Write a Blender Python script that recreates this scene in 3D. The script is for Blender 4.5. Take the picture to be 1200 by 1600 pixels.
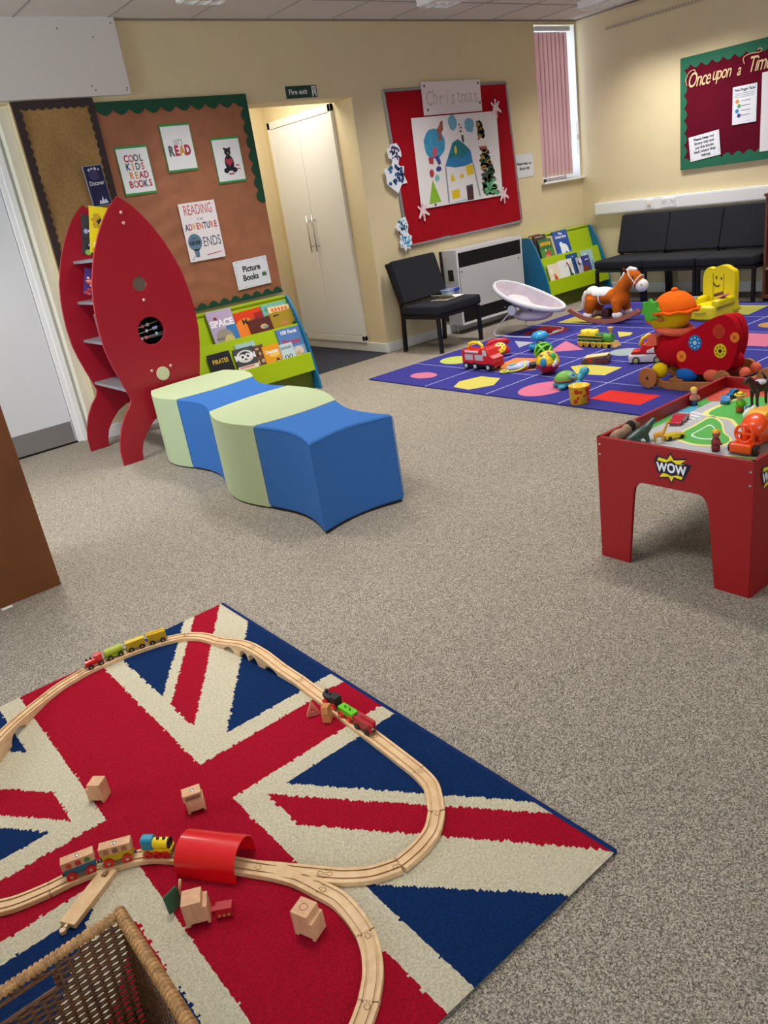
import bpy, bmesh, math, random
from math import sin, cos, pi, radians, atan2, hypot
from mathutils import Vector, Matrix, Euler
from mathutils.geometry import tessellate_polygon
random.seed(7)
for o in list(bpy.data.objects):
    bpy.data.objects.remove(o, do_unlink=True)
S = bpy.context.scene
COL = S.collection

# ------------------------------------------------------------------ camera
cam = bpy.data.objects.new('camera', bpy.data.cameras.new('camera'))
COL.objects.link(cam)
cam.data.sensor_fit = 'AUTO'
cam.data.sensor_width = 36
cam.data.lens = 1212.3 / 1600 * 36
cam.data.clip_start = .02
cam.matrix_world = (Matrix.Translation((0, 0, 1.35)) @ Matrix.Rotation(-.6289232, 4, 'Z')
                    @ Matrix.Rotation(pi/2 - .38541137, 4, 'X') @ Matrix.Rotation(-.15569541, 4, 'Z'))
S.camera = cam
S.view_settings.view_transform = 'Standard'
S.view_settings.look = 'None'
S.view_settings.gamma = 1
S.view_settings.use_curve_mapping = False
S.view_settings.exposure = 0.0

# ------------------------------------------------------------------ world, lights
w = bpy.data.worlds.new('sky'); S.world = w
w.use_nodes = True
w.node_tree.nodes['Background'].inputs[0].default_value = (.72, .84, 1.0, 1)
w.node_tree.nodes['Background'].inputs[1].default_value = 5.5

LAMP_W = 21
DAY_W = 70
FIXTURES = [(x, y) for x in (.85, 2.85, 4.85, 6.78) for y in (4.42, 2.1, -.4)]

def area(name, loc, rot, sx, sy, power, color, spread=180):
    l = bpy.data.lights.new(name, 'AREA')
    l.shape = 'RECTANGLE'; l.size = sx; l.size_y = sy; l.energy = power; l.color = color
    l.spread = radians(spread)
    o = bpy.data.objects.new(name, l); COL.objects.link(o)
    o.location = loc; o.rotation_euler = rot
    return o
for fx, fy in FIXTURES:
    area('tube_light', (fx, fy, 2.585), (0, 0, 0), .24, 1.15, LAMP_W*{4.42: 1.08, 2.1: .80}.get(fy, .12), (1.0, .975, .94), 112)
area('passage_fill_light', (3.9, 6.3, 2.55), (0, 0, 0), .3, .6, 14, (1, .95, .86), 170)  # unseen lamp added to brighten the passage and its cupboard
# daylight that falls through the windows behind and to the left of the camera
area('daylight_rear', (-.6, -2.62, 1.6), (radians(90), 0, 0), 2.2, 1.3, DAY_W*.6, (.80, .90, 1.0))
area('daylight_left', (-2.42, 4.25, 1.6), (0, radians(-90), 0), 1.3, 1.5, DAY_W, (.72, .86, 1.0))

# ------------------------------------------------------------------ materials
def lin(h):
    h = h.lstrip('#')
    c = [int(h[i:i+2], 16)/255 for i in (0, 2, 4)]
    return tuple((v/12.92 if v <= .04045 else ((v+.055)/1.055)**2.4) for v in c) + (1,)
_M = {}
def M(hexc, rough=.5, bump=0, bscale=200, var=0, vscale=30, metal=0, coat=0, hex2=None, emit=0, alpha=1, trans=0, key=None):
    k = (hexc, rough, bump, bscale, var, vscale, metal, coat, hex2, emit, alpha, trans, key)
    if k in _M: return _M[k]
    m = bpy.data.materials.new('paint_' + hexc.strip('#')); m.use_nodes = True
    nt = m.node_tree; p = nt.nodes['Principled BSDF']
    p.inputs['Base Color'].default_value = lin(hexc)
    p.inputs['Roughness'].default_value = rough
    p.inputs['Metallic'].default_value = metal
    p.inputs['Coat Weight'].default_value = coat
    if rough >= .85: p.inputs['Specular IOR Level'].default_value = .12
    if trans: p.inputs['Transmission Weight'].default_value = trans
    if alpha < 1: p.inputs['Alpha'].default_value = alpha
    if emit:
        p.inputs['Emission Color'].default_value = lin(hexc); p.inputs['Emission Strength'].default_value = emit
    tc = nt.nodes.new('ShaderNodeTexCoord')
    if var or hex2:
        n = nt.nodes.new('ShaderNodeTexNoise'); n.inputs['Scale'].default_value = vscale; n.inputs['Detail'].default_value = 6
        n.inputs['Roughness'].default_value = .65
        nt.links.new(tc.outputs['Object'], n.inputs['Vector'])
        r = nt.nodes.new('ShaderNodeValToRGB')
        a = Vector(lin(hexc)[:3]); b = Vector(lin(hex2)[:3]) if hex2 else a*(1-var)
        if not hex2: a = a*(1+var*.5)
        r.color_ramp.elements[0].position = .36; r.color_ramp.elements[1].position = .64
        r.color_ramp.elements[0].color = (*b, 1); r.color_ramp.elements[1].color = (*a, 1)
        nt.links.new(n.outputs['Fac'], r.inputs[0]); nt.links.new(r.outputs[0], p.inputs['Base Color'])
    if bump:
        n = nt.nodes.new('ShaderNodeTexNoise'); n.inputs['Scale'].default_value = bscale; n.inputs['Detail'].default_value = 3
        nt.links.new(tc.outputs['Object'], n.inputs['Vector'])
        b = nt.nodes.new('ShaderNodeBump'); b.inputs['Strength'].default_value = bump; b.inputs['Distance'].default_value = .004
        nt.links.new(n.outputs['Fac'], b.inputs['Height']); nt.links.new(b.outputs[0], p.inputs['Normal'])
    _M[k] = m
    return m

def wood(hexc, hex2, scale=(3, 40, 40), rough=.45):
    m = bpy.data.materials.new('wood_grain'); m.use_nodes = True
    nt = m.node_tree; p = nt.nodes['Principled BSDF']; p.inputs['Roughness'].default_value = rough
    tc = nt.nodes.new('ShaderNodeTexCoord'); mp = nt.nodes.new('ShaderNodeMapping')
    mp.inputs['Scale'].default_value = scale
    n = nt.nodes.new('ShaderNodeTexNoise'); n.inputs['Scale'].default_value = 1.0; n.inputs['Detail'].default_value = 5
    n.inputs['Distortion'].default_value = .6
    r = nt.nodes.new('ShaderNodeValToRGB')
    r.color_ramp.elements[0].position = .3; r.color_ramp.elements[1].position = .7
    r.color_ramp.elements[0].color = lin(hex2); r.color_ramp.elements[1].color = lin(hexc)
    nt.links.new(tc.outputs['Object'], mp.inputs[0]); nt.links.new(mp.outputs[0], n.inputs['Vector'])
    nt.links.new(n.outputs['Fac'], r.inputs[0]); nt.links.new(r.outputs[0], p.inputs['Base Color'])
    return m

def carpet_mat(dark, light, mid, s1=300, bump=.6):
    m = bpy.data.materials.new('carpet_loop'); m.use_nodes = True
    nt = m.node_tree; p = nt.nodes['Principled BSDF']; p.inputs['Roughness'].default_value = .95
    p.inputs['Specular IOR Level'].default_value = .1
    tc = nt.nodes.new('ShaderNodeTexCoord')
    n = nt.nodes.new('ShaderNodeTexNoise'); n.inputs['Scale'].default_value = s1; n.inputs['Detail'].default_value = 5; n.inputs['Roughness'].default_value = .8
    n2 = nt.nodes.new('ShaderNodeTexNoise'); n2.inputs['Scale'].default_value = 2.2; n2.inputs['Detail'].default_value = 4
    v = nt.nodes.new('ShaderNodeTexVoronoi'); v.inputs['Scale'].default_value = s1*.8
    for q in (n, n2, v): nt.links.new(tc.outputs['Object'], q.inputs['Vector'])
    r = nt.nodes.new('ShaderNodeValToRGB')
    e = r.color_ramp.elements; e[0].position = .32; e[0].color = lin(dark); e[1].position = .68; e[1].color = lin(light)
    em = e.new(.5); em.color = lin(mid)
    wn = nt.nodes.new('ShaderNodeTexVoronoi'); wn.inputs['Scale'].default_value = s1*1.15
    nt.links.new(tc.outputs['Object'], wn.inputs['Vector'])
    sx_ = nt.nodes.new('ShaderNodeSeparateColor'); nt.links.new(wn.outputs['Color'], sx_.inputs[0])
    mf = nt.nodes.new('ShaderNodeMix'); mf.data_type = 'FLOAT'; mf.inputs[0].default_value = .30
    nt.links.new(n.outputs['Fac'], mf.inputs[2]); nt.links.new(sx_.outputs[0], mf.inputs[3])
    nt.links.new(mf.outputs[0], r.inputs[0])
    hs = nt.nodes.new('ShaderNodeMapRange'); hs.inputs['To Min'].default_value = .92; hs.inputs['To Max'].default_value = 1.08
    nt.links.new(n2.outputs['Fac'], hs.inputs[0])
    mx = nt.nodes.new('ShaderNodeVectorMath'); mx.operation = 'SCALE'
    nt.links.new(r.outputs[0], mx.inputs[0]); nt.links.new(hs.outputs[0], mx.inputs['Scale'])
    nt.links.new(mx.outputs[0], p.inputs['Base Color'])
    b = nt.nodes.new('ShaderNodeBump'); b.inputs['Strength'].default_value = bump; b.inputs['Distance'].default_value = .004
    nt.links.new(v.outputs['Distance'], b.inputs['Height']); nt.links.new(b.outputs[0], p.inputs['Normal'])
    return m

CREAM = M('#decda4', .7, .12, 60, .03, 3)
WHITE = M('#e6e6e4', .5, .03, 60)
WHITEG = M('#f0efec', .35)
GREY = M('#9a9894', .4)
BLACK = M('#0b0b0c', .55)
CHAR = M('#2c2d32', .95, .5, 700, .25, 350)
BLKMET = M('#0c0c0e', .4)
CHROME = M('#c8c8c8', .22, metal=1)
INK = M('#1c1e24', .7)
PAPER = M('#eff0f2', .6)
TRACKW = wood('#e2bf92', '#cfa676', (30, 30, 60), .5)
TRACKD = M('#a87c50', .7)
BEECH = wood('#dcae84', '#c4916a', (40, 40, 12), .5)
RED = M('#c01022', .4)
TOYRED = M('#d01818', .3, coat=.3)
TOYYEL = M('#f4d012', .35, coat=.3)
TOYBLUE = M('#1b8fd0', .35, coat=.3)
TOYGREEN = M('#63b81e', .35, coat=.3)
ORANGE = M('#f2500c', .35, coat=.3)
PLBLACK = M('#101012', .5)
PLWHITE = M('#ececec', .35, coat=.2)

# ------------------------------------------------------------------ mesh helpers
class MB:
    def __init__(s): s.bm = bmesh.new()
    def _fin(s, fs, mi):
        for f in fs: f.material_index = mi
    def box(s, c, d, mi=0, rot=None):
        x, y, z = d[0]/2, d[1]/2, d[2]/2
        m = Matrix.Translation(c)
        if rot: m = m @ Euler(rot).to_matrix().to_4x4()
        v = [s.bm.verts.new(m @ Vector((a*x, b*y, e*z))) for a in (-1, 1) for b in (-1, 1) for e in (-1, 1)]
        for q in ((0,1,3,2),(4,6,7,5),(0,4,5,1),(2,3,7,6),(0,2,6,4),(1,5,7,3)):
            s.bm.faces.new([v[i] for i in q]).material_index = mi
        return s
    def bx(s, x0, x1, y0, y1, z0, z1, mi=0):
        return s.box(((x0+x1)/2, (y0+y1)/2, (z0+z1)/2), (x1-x0, y1-y0, z1-z0), mi)
    def poly(s, pts, mi=0):
        f = s.bm.faces.new([s.bm.verts.new(p) for p in pts]); f.material_index = mi
        return s
    def prism(s, pts, d0, d1, plane='XY', mi=0, holes=(), mi_side=None, M4=None):
        if mi_side is None: mi_side = mi
        def P(u, v, d):
            q = Vector((u, v, d)) if plane == 'XY' else Vector((u, d, v)) if plane == 'XZ' else Vector((d, u, v))
            return M4 @ q if M4 else q
        loops = [list(pts)] + [list(h) for h in holes]
        A = [[s.bm.verts.new(P(u, v, d0)) for u, v in L] for L in loops]
        B = [[s.bm.verts.new(P(u, v, d1)) for u, v in L] for L in loops]
        tri = tessellate_polygon([[Vector((u, v, 0)) for u, v in L] for L in loops])
        fa = [v for L in A for v in L]; fb = [v for L in B for v in L]
        for t in tri:
            try:
                s.bm.faces.new([fa[i] for i in t]).material_index = mi
                s.bm.faces.new([fb[i] for i in reversed(t)]).material_index = mi
            except ValueError: pass
        for L0, L1 in zip(A, B):
            n = len(L0)
            for i in range(n):
                s.bm.faces.new([L0[i], L0[(i+1) % n], L1[(i+1) % n], L1[i]]).material_index = mi_side
        return s
    def tube(s, pts, r, seg=10, mi=0, closed=False, flat=1):
        pts = [Vector(p) for p in pts]; n = len(pts)
        rs = r if isinstance(r, (list, tuple)) else [r]*n
        rings = []; up = None
        for i, p in enumerate(pts):
            if closed: t = pts[(i+1) % n]-pts[i-1]
            else: t = pts[min(i+1, n-1)]-pts[max(i-1, 0)]
            t.normalize()
            if up is None:
                up = Vector((0, 0, 1)) if abs(t.z) < .9 else Vector((1, 0, 0))
            a = t.cross(up)
            if a.length < 1e-5: a = t.cross(Vector((0, 1, 0)))
            a.normalize(); b = a.cross(t).normalized(); up = b
            rings.append([s.bm.verts.new(p + a*cos(2*pi*k/seg)*rs[i] + b*sin(2*pi*k/seg)*rs[i]*flat) for k in range(seg)])
        for i in range(n if closed else n-1):
            A = rings[i]; B = rings[(i+1) % n]
            for k in range(seg):
                s.bm.faces.new([A[k], B[k], B[(k+1) % seg], A[(k+1) % seg]]).material_index = mi
        if not closed:
            s.bm.faces.new(rings[0]).material_index = mi
            s.bm.faces.new(list(reversed(rings[-1]))).material_index = mi
        return s
    def cyl(s, p0, p1, r0, r1=None, seg=20, mi=0):
        return s.tube([p0, p1], [r0, r0 if r1 is None else r1], seg, mi)
    def ell(s, c, r, mi=0, rot=None, seg=20, rings=12, zmin=-1, zmax=1):
        if not isinstance(r, (list, tuple)): r = (r, r, r)
        m = Matrix.Translation(c)
        if rot: m = m @ Euler(rot).to_matrix().to_4x4()
        t0 = math.asin(max(-1, zmin)); t1 = math.asin(min(1, zmax)); R = []
        for i in range(rings+1):
            t = t0+(t1-t0)*i/rings
            if abs(cos(t)) < 1e-4: R.append([s.bm.verts.new(m @ Vector((0, 0, sin(t)*r[2])))])
            else: R.append([s.bm.verts.new(m @ Vector((cos(t)*cos(2*pi*k/seg)*r[0], cos(t)*sin(2*pi*k/seg)*r[1], sin(t)*r[2]))) for k in range(seg)])
        for i in range(rings):
            A, B = R[i], R[i+1]
            for k in range(seg):
                k2 = (k+1) % seg
                q = [A[0], B[k2], B[k]] if len(A) == 1 else [A[k], A[k2], B[0]] if len(B) == 1 else [A[k], A[k2], B[k2], B[k]]
                s.bm.faces.new(q).material_index = mi
        if len(R[0]) > 1: s.bm.faces.new(list(reversed(R[0]))).material_index = mi
        if len(R[-1]) > 1: s.bm.faces.new(R[-1]).material_index = mi
        return s
    def lathe(s, prof, c=(0, 0, 0), seg=28, mi=0, M4=None):
        R = []
        for r, z in prof:
            if r < 1e-5: L = [Vector((0, 0, z))]
            else: L = [Vector((r*cos(2*pi*k/seg), r*sin(2*pi*k/seg), z)) for k in range(seg)]
            R.append([s.bm.verts.new((M4 @ q if M4 else q)+Vector(c)) for q in L])
        for A, B in zip(R, R[1:]):
            for k in range(seg):
                k2 = (k+1) % seg
                if len(A) == 1 and len(B) == 1: continue
                q = [A[0], B[k2], B[k]] if len(A) == 1 else [A[k], A[k2], B[0]] if len(B) == 1 else [A[k], A[k2], B[k2], B[k]]
                s.bm.faces.new(q).material_index = mi
        return s
    def build(s, name, mats, parent=None, smooth=False, bevel=0, bseg=2, subsurf=0, remesh=0, loc=None, rot=None, solid=0):
        bmesh.ops.recalc_face_normals(s.bm, faces=s.bm.faces)
        me = bpy.data.meshes.new(name); s.bm.to_mesh(me); s.bm.free()
        if not isinstance(mats, (list, tuple)): mats = [mats]
        for m in mats: me.materials.append(m)
        o = bpy.data.objects.new(name, me); COL.objects.link(o)
        if smooth or remesh:
            for f in me.polygons: f.use_smooth = True
        if parent: o.parent = parent
        if loc: o.location = loc
        if rot: o.rotation_euler = rot
        if solid:
            q = o.modifiers.new('s', 'SOLIDIFY'); q.thickness = solid; q.offset = 0
        if remesh:
            q = o.modifiers.new('r', 'REMESH'); q.mode = 'VOXEL'; q.voxel_size = remesh; q.use_smooth_shade = True
            q = o.modifiers.new('c', 'CORRECTIVE_SMOOTH'); q.iterations = 12; q.use_only_smooth = True
            q.factor = .5
        if bevel:
            q = o.modifiers.new('b', 'BEVEL'); q.width = bevel; q.segments = bseg; q.limit_method = 'ANGLE'; q.angle_limit = radians(35)
            for f in me.polygons: f.use_smooth = True
            q = o.modifiers.new('n', 'WEIGHTED_NORMAL'); q.keep_sharp = False
        if subsurf:
            q = o.modifiers.new('u', 'SUBSURF'); q.levels = subsurf; q.render_levels = subsurf
        return o

def tag(o, label, cat, group=None, kind=None):
    if label: o['label'] = label
    if cat: o['category'] = cat
    if group: o['group'] = group
    if kind: o['kind'] = kind
    return o
def thing(name, label, cat, loc=(0, 0, 0), rot=0, group=None):
    o = bpy.data.objects.new(name, None); COL.objects.link(o)
    o.empty_display_size = .05
    o.location = loc; o.rotation_euler = (0, 0, rot) if isinstance(rot, (int, float)) else rot
    return tag(o, label, cat, group)
def struct(o): o['kind'] = 'structure'; return o
def txt(s, size, mat, parent, x, y, z=.0019, align='CENTER', shear=0, off=0, sx=1, name='lettering', rot=0, space=1, lines=1, ext=.0002):
    c = bpy.data.curves.new('t', 'FONT'); c.body = s; c.size = size; c.align_x = align; c.align_y = 'CENTER'
    c.shear = shear; c.offset = off; c.extrude = ext; c.space_character = space; c.space_line = lines; c.resolution_u = 3
    t = bpy.data.objects.new('t', c)
    me = bpy.data.meshes.new_from_object(t)
    bpy.data.objects.remove(t); bpy.data.curves.remove(c)
    me.name = name
    me.materials.clear(); me.materials.append(mat)
    o = bpy.data.objects.new(name, me); COL.objects.link(o)
    o.parent = parent; o.location = (x, y, z); o.rotation_euler = (0, 0, rot); o.scale = (sx, 1, 1)
    return o
def copy_tree(o, parent=None):
    c = o.copy(); COL.objects.link(c)
    if parent: c.parent = parent
    for ch in list(o.children): copy_tree(ch, c)
    return c
def spline(pts, n=6, closed=False):
    pts = [Vector(p) for p in pts]; out = []; N = len(pts)
    rng = range(N if closed else N-1)
    for i in rng:
        g = (lambda k: pts[k % N]) if closed else (lambda k: pts[min(max(k, 0), N-1)])
        p0, p1, p2, p3 = g(i-1), g(i), g(i+1), g(i+2)
        for k in range(n):
            t = k/n
            out.append(.5*((2*p1)+(p2-p0)*t+(2*p0-5*p1+4*p2-p3)*t*t+(3*p1-p0-3*p2+p3)*t**3))
    if not closed: out.append(pts[-1])
    return out
def circ(cx, cy, r, n=28, ry=None):
    return [(cx+r*cos(2*pi*k/n), cy+(ry or r)*sin(2*pi*k/n)) for k in range(n)]
WALLA = (radians(90), 0, 0); WALLB = (radians(90), 0, radians(-90))
YA = 5.648; XB = 7.3875; CZ = 2.664

# ================================================================== SETTING
XL, YR = -2.4, -2.6
fb = MB().bx(XL-.2, XB+.2, YR-.2, YA, -.06, 0)
struct(fb.build('floor', carpet_mat('#4e4841', '#c4b9a8', '#8f8679')))
fb = MB().bx(2.9, 4.7, YA, 7.3, -.06, 0)
struct(fb.build('floor', carpet_mat('#4e4841', '#c4b9a8', '#8f8679')))
struct(MB().bx(XL-.2, XB+.2, YR-.2, YA+.25, CZ, CZ+.08).build('ceiling', M('#d9d2cc', .9, .2, 300, .03, 8)))
# tile grid on the ceiling
g = MB()
x = 1.885-.6115*7
while x < XB:
    if x > XL: g.bx(x-.006, x+.006, YR, YA, CZ-.004, CZ)
    x += .6115
y = 5.13
while y > YR:
    g.bx(XL, XB, y-.006, y+.006, CZ-.0045, CZ); y -= .6115
struct(g.build('trim_1', M('#a79d96', .7)))
struct(MB().bx(XL, XB, YA-.012, YA, CZ-.012, CZ).bx(XB-.012, XB, YR, YA, CZ-.012, CZ).build('trim_2', M('#8d8378', .7)))

# back wall with door opening, passage opening and window hole
DX0, DX1 = .72, 1.73
outer = [(XL-.2, 0), (DX0, 0), (DX0, 2.2), (DX1, 2.2), (DX1, 0), (3.438, 0), (3.438, 2.112), (4.434, 2.112), (4.434, 0), (XB+.2, 0), (XB+.2, CZ), (XL-.2, CZ)]
whole = [(6.75, 1.215), (7.372, 1.215), (7.372, 2.625), (6.75, 2.625)]
struct(MB().prism(outer, YA, YA+.25, 'XZ', holes=[whole]).build('wall_back', CREAM))
struct(MB().bx(XB, XB+.15, YR-.2, YA, 0, CZ).build('wall_right', CREAM))
struct(MB().prism([(YR-.2, 0), (YA, 0), (YA, CZ), (YR-.2, CZ)], XL-.15, XL, 'YZ', holes=[[(3.5, .95), (5.0, .95), (5.0, 2.25), (3.5, 2.25)]]).build('wall_left', CREAM))
rw = [(XL, 0), (XB, 0), (XB, CZ), (XL, CZ)]
struct(MB().prism(rw, YR-.15, YR, 'XZ', holes=[[(-1.7, .95), (.5, .95), (.5, 2.25), (-1.7, 2.25)]]).build('wall_front', CREAM))
# passage behind the back wall
pw = MB().bx(4.434, 4.55, YA+.25, 7.2, 0, CZ).bx(2.9, 4.55, 7.06, 7.2, 0, CZ).bx(2.9, 3.0, YA+.25, 7.1, 0, CZ)
struct(pw.build('wall_passage', CREAM))
struct(MB().bx(2.9, 4.6, YA+.25, 7.2, CZ, CZ+.05).build('ceiling_passage', M('#e6e0d8', .9)))
# skirting
sk = MB().bx(4.434, XB, YA-.014, YA, 0, .085).bx(4.42, 4.434, YA-.014, 7.06, 0, .085).bx(1.74, 3.42, YA-.014, YA, 0, .085)
struct(sk.build('baseboard_back', WHITE, bevel=.003))
struct(MB().bx(XB-.014, XB, YR, YA-.014, 0, .10).build('baseboard_right', WHITE, bevel=.003))
# boxed-in white panel above the left door
bp = MB().bx(XL, 2.53, YA-.045, YA, 2.212, CZ)
for hx, hz in ((2.14, 2.60), (2.36, 2.55), (2.27, 2.27), (2.29, 2.245), (2.51, 2.25), (2.505, 2.238), (2.50, 2.63)):
    bp.bx(hx-.004, hx+.004, YA-.0462, YA-.044, hz-.004, hz+.004, 1)
struct(bp.build('trim_3', [M('#dcd6d0', .7, .1, 20), M('#4a443c', .8)]))
# left door
d = MB().bx(DX0+.06, 1.565, 5.80, 5.84, .012, 2.14)
dr = struct(d.build('door_1', M('#e2e4e6', .45, .03, 8)))
MB().bx(DX0+.07, 1.555, 5.7955, 5.80, .012, .162).build('kick_plate', M('#8f8c89', .35, metal=.3), dr)
fr = MB().bx(1.57, 1.60, 5.785, 5.84, 0, 2.17).bx(1.60, 1.64, 5.765, 5.84, 0, 2.19).bx(DX0, DX0+.055, 5.765, 5.84, 0, 2.19).bx(DX0, 1.64, 5.765, 5.84, 2.145, 2.199).bx(1.64, DX1, 5.80, 5.84, 0, 2.2)
struct(fr.build('trim_4', WHITEG, bevel=.004))
struct(MB().bx(1.66, DX1-.0005, 5.70, 5.79, 0, 2.199).build('trim_5', M('#e8e2cc', .6), bevel=.003))
struct(MB().bx(DX0-.3, DX1+.2, 5.845, 5.9, 0, 2.4).build('wall_behind_door', WHITE))
struct(MB().bx(DX0, 1.60, 5.79, 5.86, -.01, .006).build('door_gap_shade', BLACK))  # black strip standing in for the dark gap under the door
struct(MB().bx(DX0, DX1, YA, 5.9, -.06, -.0002).build('floor', carpet_mat('#4e4841', '#c4b9a8', '#8f8679')))

# cupboard on the passage side wall
cf = MB()
cf.bx(4.40, 4.434, 5.92, 5.96, .10, 2.113).bx(4.40, 4.434, 6.905, 6.95, .10, 2.113).bx(4.40, 4.434, 5.92, 6.95, 2.052, 2.113).bx(4.40, 4.434, 5.92, 6.95, .085, .146)
cup = thing('cupboard', 'tall white double-door cupboard in the passage with two bar handles', 'cupboard', (4.434, 6.43, 0))
def sub(o): o.location = Vector(o.location)-Vector((4.434, 6.43, 0)); return o
sub(cf.build('frame', M('#ecebe4', .5), cup, bevel=.003))
for y0, y1, hy in ((5.963, 6.452, 6.41), (6.457, 6.902, 6.50)):
    dd = sub(MB().bx(4.404, 4.426, y0, y1, .15, 2.049).build('door', M('#eceded', .42), cup, bevel=.003))
    h = MB().cyl((4.365, hy, .935), (4.365, hy, 1.265), .006, seg=12)
    h.cyl((4.365, hy, .985), (4.405, hy, .985), .005, seg=10).cyl((4.365, hy, 1.215), (4.405, hy, 1.215), .005, seg=10)
    h.build('handle', CHROME, dd, smooth=True)
# passage mat
tag(MB().bx(3.3, 4.415, 5.62, 7.04, 0, .006).build('door_mat', M('#383a42', .95, .6, 500, .3, 300)), 'dark grey coir door mat on the passage floor', 'mat')

# window with vertical blind
wf = MB()
for a, b, c_, e in ((6.75, 6.785, 1.215, 2.625), (7.358, 7.372, 1.215, 2.625), (6.75, 7.372, 1.215, 1.25), (6.75, 7.372, 2.585, 2.625), (6.75, 7.372, 1.86, 1.885)):
    wf.bx(a, b, 5.845, 5.885, c_, e)
wf.bx(7.366, 7.3715, 5.650, 5.845, 1.215, 2.625).bx(6.7505, 6.754, 5.650, 5.845, 1.215, 2.625)
win = struct(wf.build('window_1', WHITEG, bevel=.003))
MB().bx(6.785, 7.358, 5.862, 5.866, 1.25, 2.585).build('pane', M('#dfe8f4', .05, alpha=.25), win)
struct(MB().bx(6.725, 7.3865, 5.60, 5.845, 1.195, 1.215).build('window_1_sill', WHITEG, bevel=.004))
bl = thing('vertical_blind', 'pinkish vertical slat blind hanging in the corner window', 'blind', (7.02, 5.66, 2.6))
MB().bx(-.265, .262, -.028, .02, -.03, .008).build('headrail', M('#dfe2ea', .4), bl, bevel=.003)
sm = bpy.data.materials.new('blind_cloth'); sm.use_nodes = True
nt = sm.node_tree; p = nt.nodes['Principled BSDF']; p.inputs['Base Color'].default_value = lin('#cfb2ac'); p.inputs['Roughness'].default_value = .9
tr = nt.nodes.new('ShaderNodeBsdfTranslucent'); tr.inputs[0].default_value = lin('#e2c4c2')
mx = nt.nodes.new('ShaderNodeMixShader'); mx.inputs[0].default_value = .5
nt.links.new(p.outputs[0], mx.inputs[1]); nt.links.new(tr.outputs[0], mx.inputs[2]); nt.links.new(mx.outputs[0], nt.nodes['Material Output'].inputs[0])
for k in range(8):
    cx = -.228+k*.062
    a = radians(9)
    m4 = Matrix.Translation((cx, 0, 0)) @ Matrix.Rotation(a, 4, 'Z')
    b_ = MB(); b_.prism([(-.041, -.0006), (.041, -.0006), (.041, .0006), (-.041, .0006)], -1.33, -.04, 'XY', M4=m4)
    sl = b_.build('slat', sm, bl)
    MB().prism([(-.041, -.0016), (.041, -.0016), (.041, .0016), (-.041, .0016)], -1.345, -1.315, 'XY', M4=m4).build('slat_weight', M('#d9bdb0', .8), sl)
ch = MB()
for k in range(60):
    xx = -.22+.44*k/59; ch.ell((xx, -.004, -1.342+.010*cos(k*pi/3.5)), .003, seg=6, rings=4)
ch.build('bottom_chain', M('#ede6e0', .4), bl)
tag(MB().tube([(7.31, 5.63, 1.75), (7.312, 5.63, 1.45), (7.318, 5.63, 1.44), (7.325, 5.63, 1.45), (7.325, 5.63, 1.75)], .003, 6).box((7.318, 5.63, 1.60), (.02, .02, .05)).build('blind_cord', M('#e8e8ea', .4)), 'white blind cord loop hanging beside the vertical blind', 'cord')
tag(MB().box((6.765, 5.63, 1.2285), (.022, .022, .026)).build('cord_clip', PLBLACK, bevel=.002), 'small black cord clip standing on the window sill', 'clip')
# rear window seen by nobody but lighting the room
wf = MB()
for a, b, c_, e in ((-1.7, -1.64, .95, 2.25), (.44, .5, .95, 2.25), (-1.7, .5, .95, 1.01), (-1.7, .5, 2.19, 2.25), (-.63, -.57, .95, 2.25)):
    wf.bx(a, b, YR-.12, YR-.06, c_, e)
struct(wf.build('window_2', WHITEG))
wf = MB()
for a, b, c_, e in ((3.5, 3.56, .95, 2.25), (4.94, 5.0, .95, 2.25), (3.5, 5.0, .95, 1.01), (3.5, 5.0, 2.19, 2.25)):
    wf.bx(XL-.12, XL-.06, a, b, c_, e)
struct(wf.build('window_3', WHITEG))

# ceiling luminaires
def luminaire(fx, fy, lab):
    t = thing('ceiling_light', lab, 'ceiling light', (fx, fy, CZ), 0, 'surface mounted ceiling lights')
    MB().bx(-.15, .15, -.62, .62, -.06, -.0005).build('housing', WHITEG, t, bevel=.004)
    lv = MB()
    for k in range(13): lv.bx(-.135, .135, -.6+k*.1-.004, -.6+k*.1+.004, -.071, -.06)
    for k in range(4): lv.bx(-.135+k*.09-.003, -.135+k*.09+.003, -.6, .6, -.071, -.06)
    lv.build('louvre', M('#f4f4f4', .2, metal=.6), t)
for fx, fy in FIXTURES:
    if fy > 4:
        luminaire(fx, fy, {.85: 'white louvred ceiling light leftmost in the row along the back wall', 2.85: 'white louvred ceiling light above the green bordered reading board', 4.85: 'white louvred ceiling light above the red christmas board', 6.78: 'white louvred ceiling light nearest the corner window'}[fx])
# ================================================================== THINGS ON THE WALLS
def scallop(x0, x1, y, d, n, sgn, amp):
    pts = []
    for i in range(n*6+1):
        t = i/(n*6); pts.append((x0+(x1-x0)*t, y+sgn*(d+amp*abs(sin(pi*n*t)))))
    return pts
def border_h(b, x0, x1, yedge, inner, n, amp, z0, z1, mi=0):
    # strip from yedge to inner with a scalloped inner side
    s = 1 if inner > yedge else -1
    pts = [(x0, yedge), (x1, yedge)]
    for i in range(n*6+1):
        t = 1-i/(n*6); pts.append((x0+(x1-x0)*t, inner-s*amp*(1-abs(sin(pi*n*t)))))
    b.prism(pts, z0, z1, 'XY', mi)
def border_v(b, y0, y1, xedge, inner, n, amp, z0, z1, mi=0):
    s = 1 if inner > xedge else -1
    pts = [(xedge, y0), (xedge, y1)]
    for i in range(n*6+1):
        t = 1-i/(n*6); pts.append((inner-s*amp*(1-abs(sin(pi*n*t))), y0+(y1-y0)*t))
    b.prism(pts, z0, z1, 'XY', mi)
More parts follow.
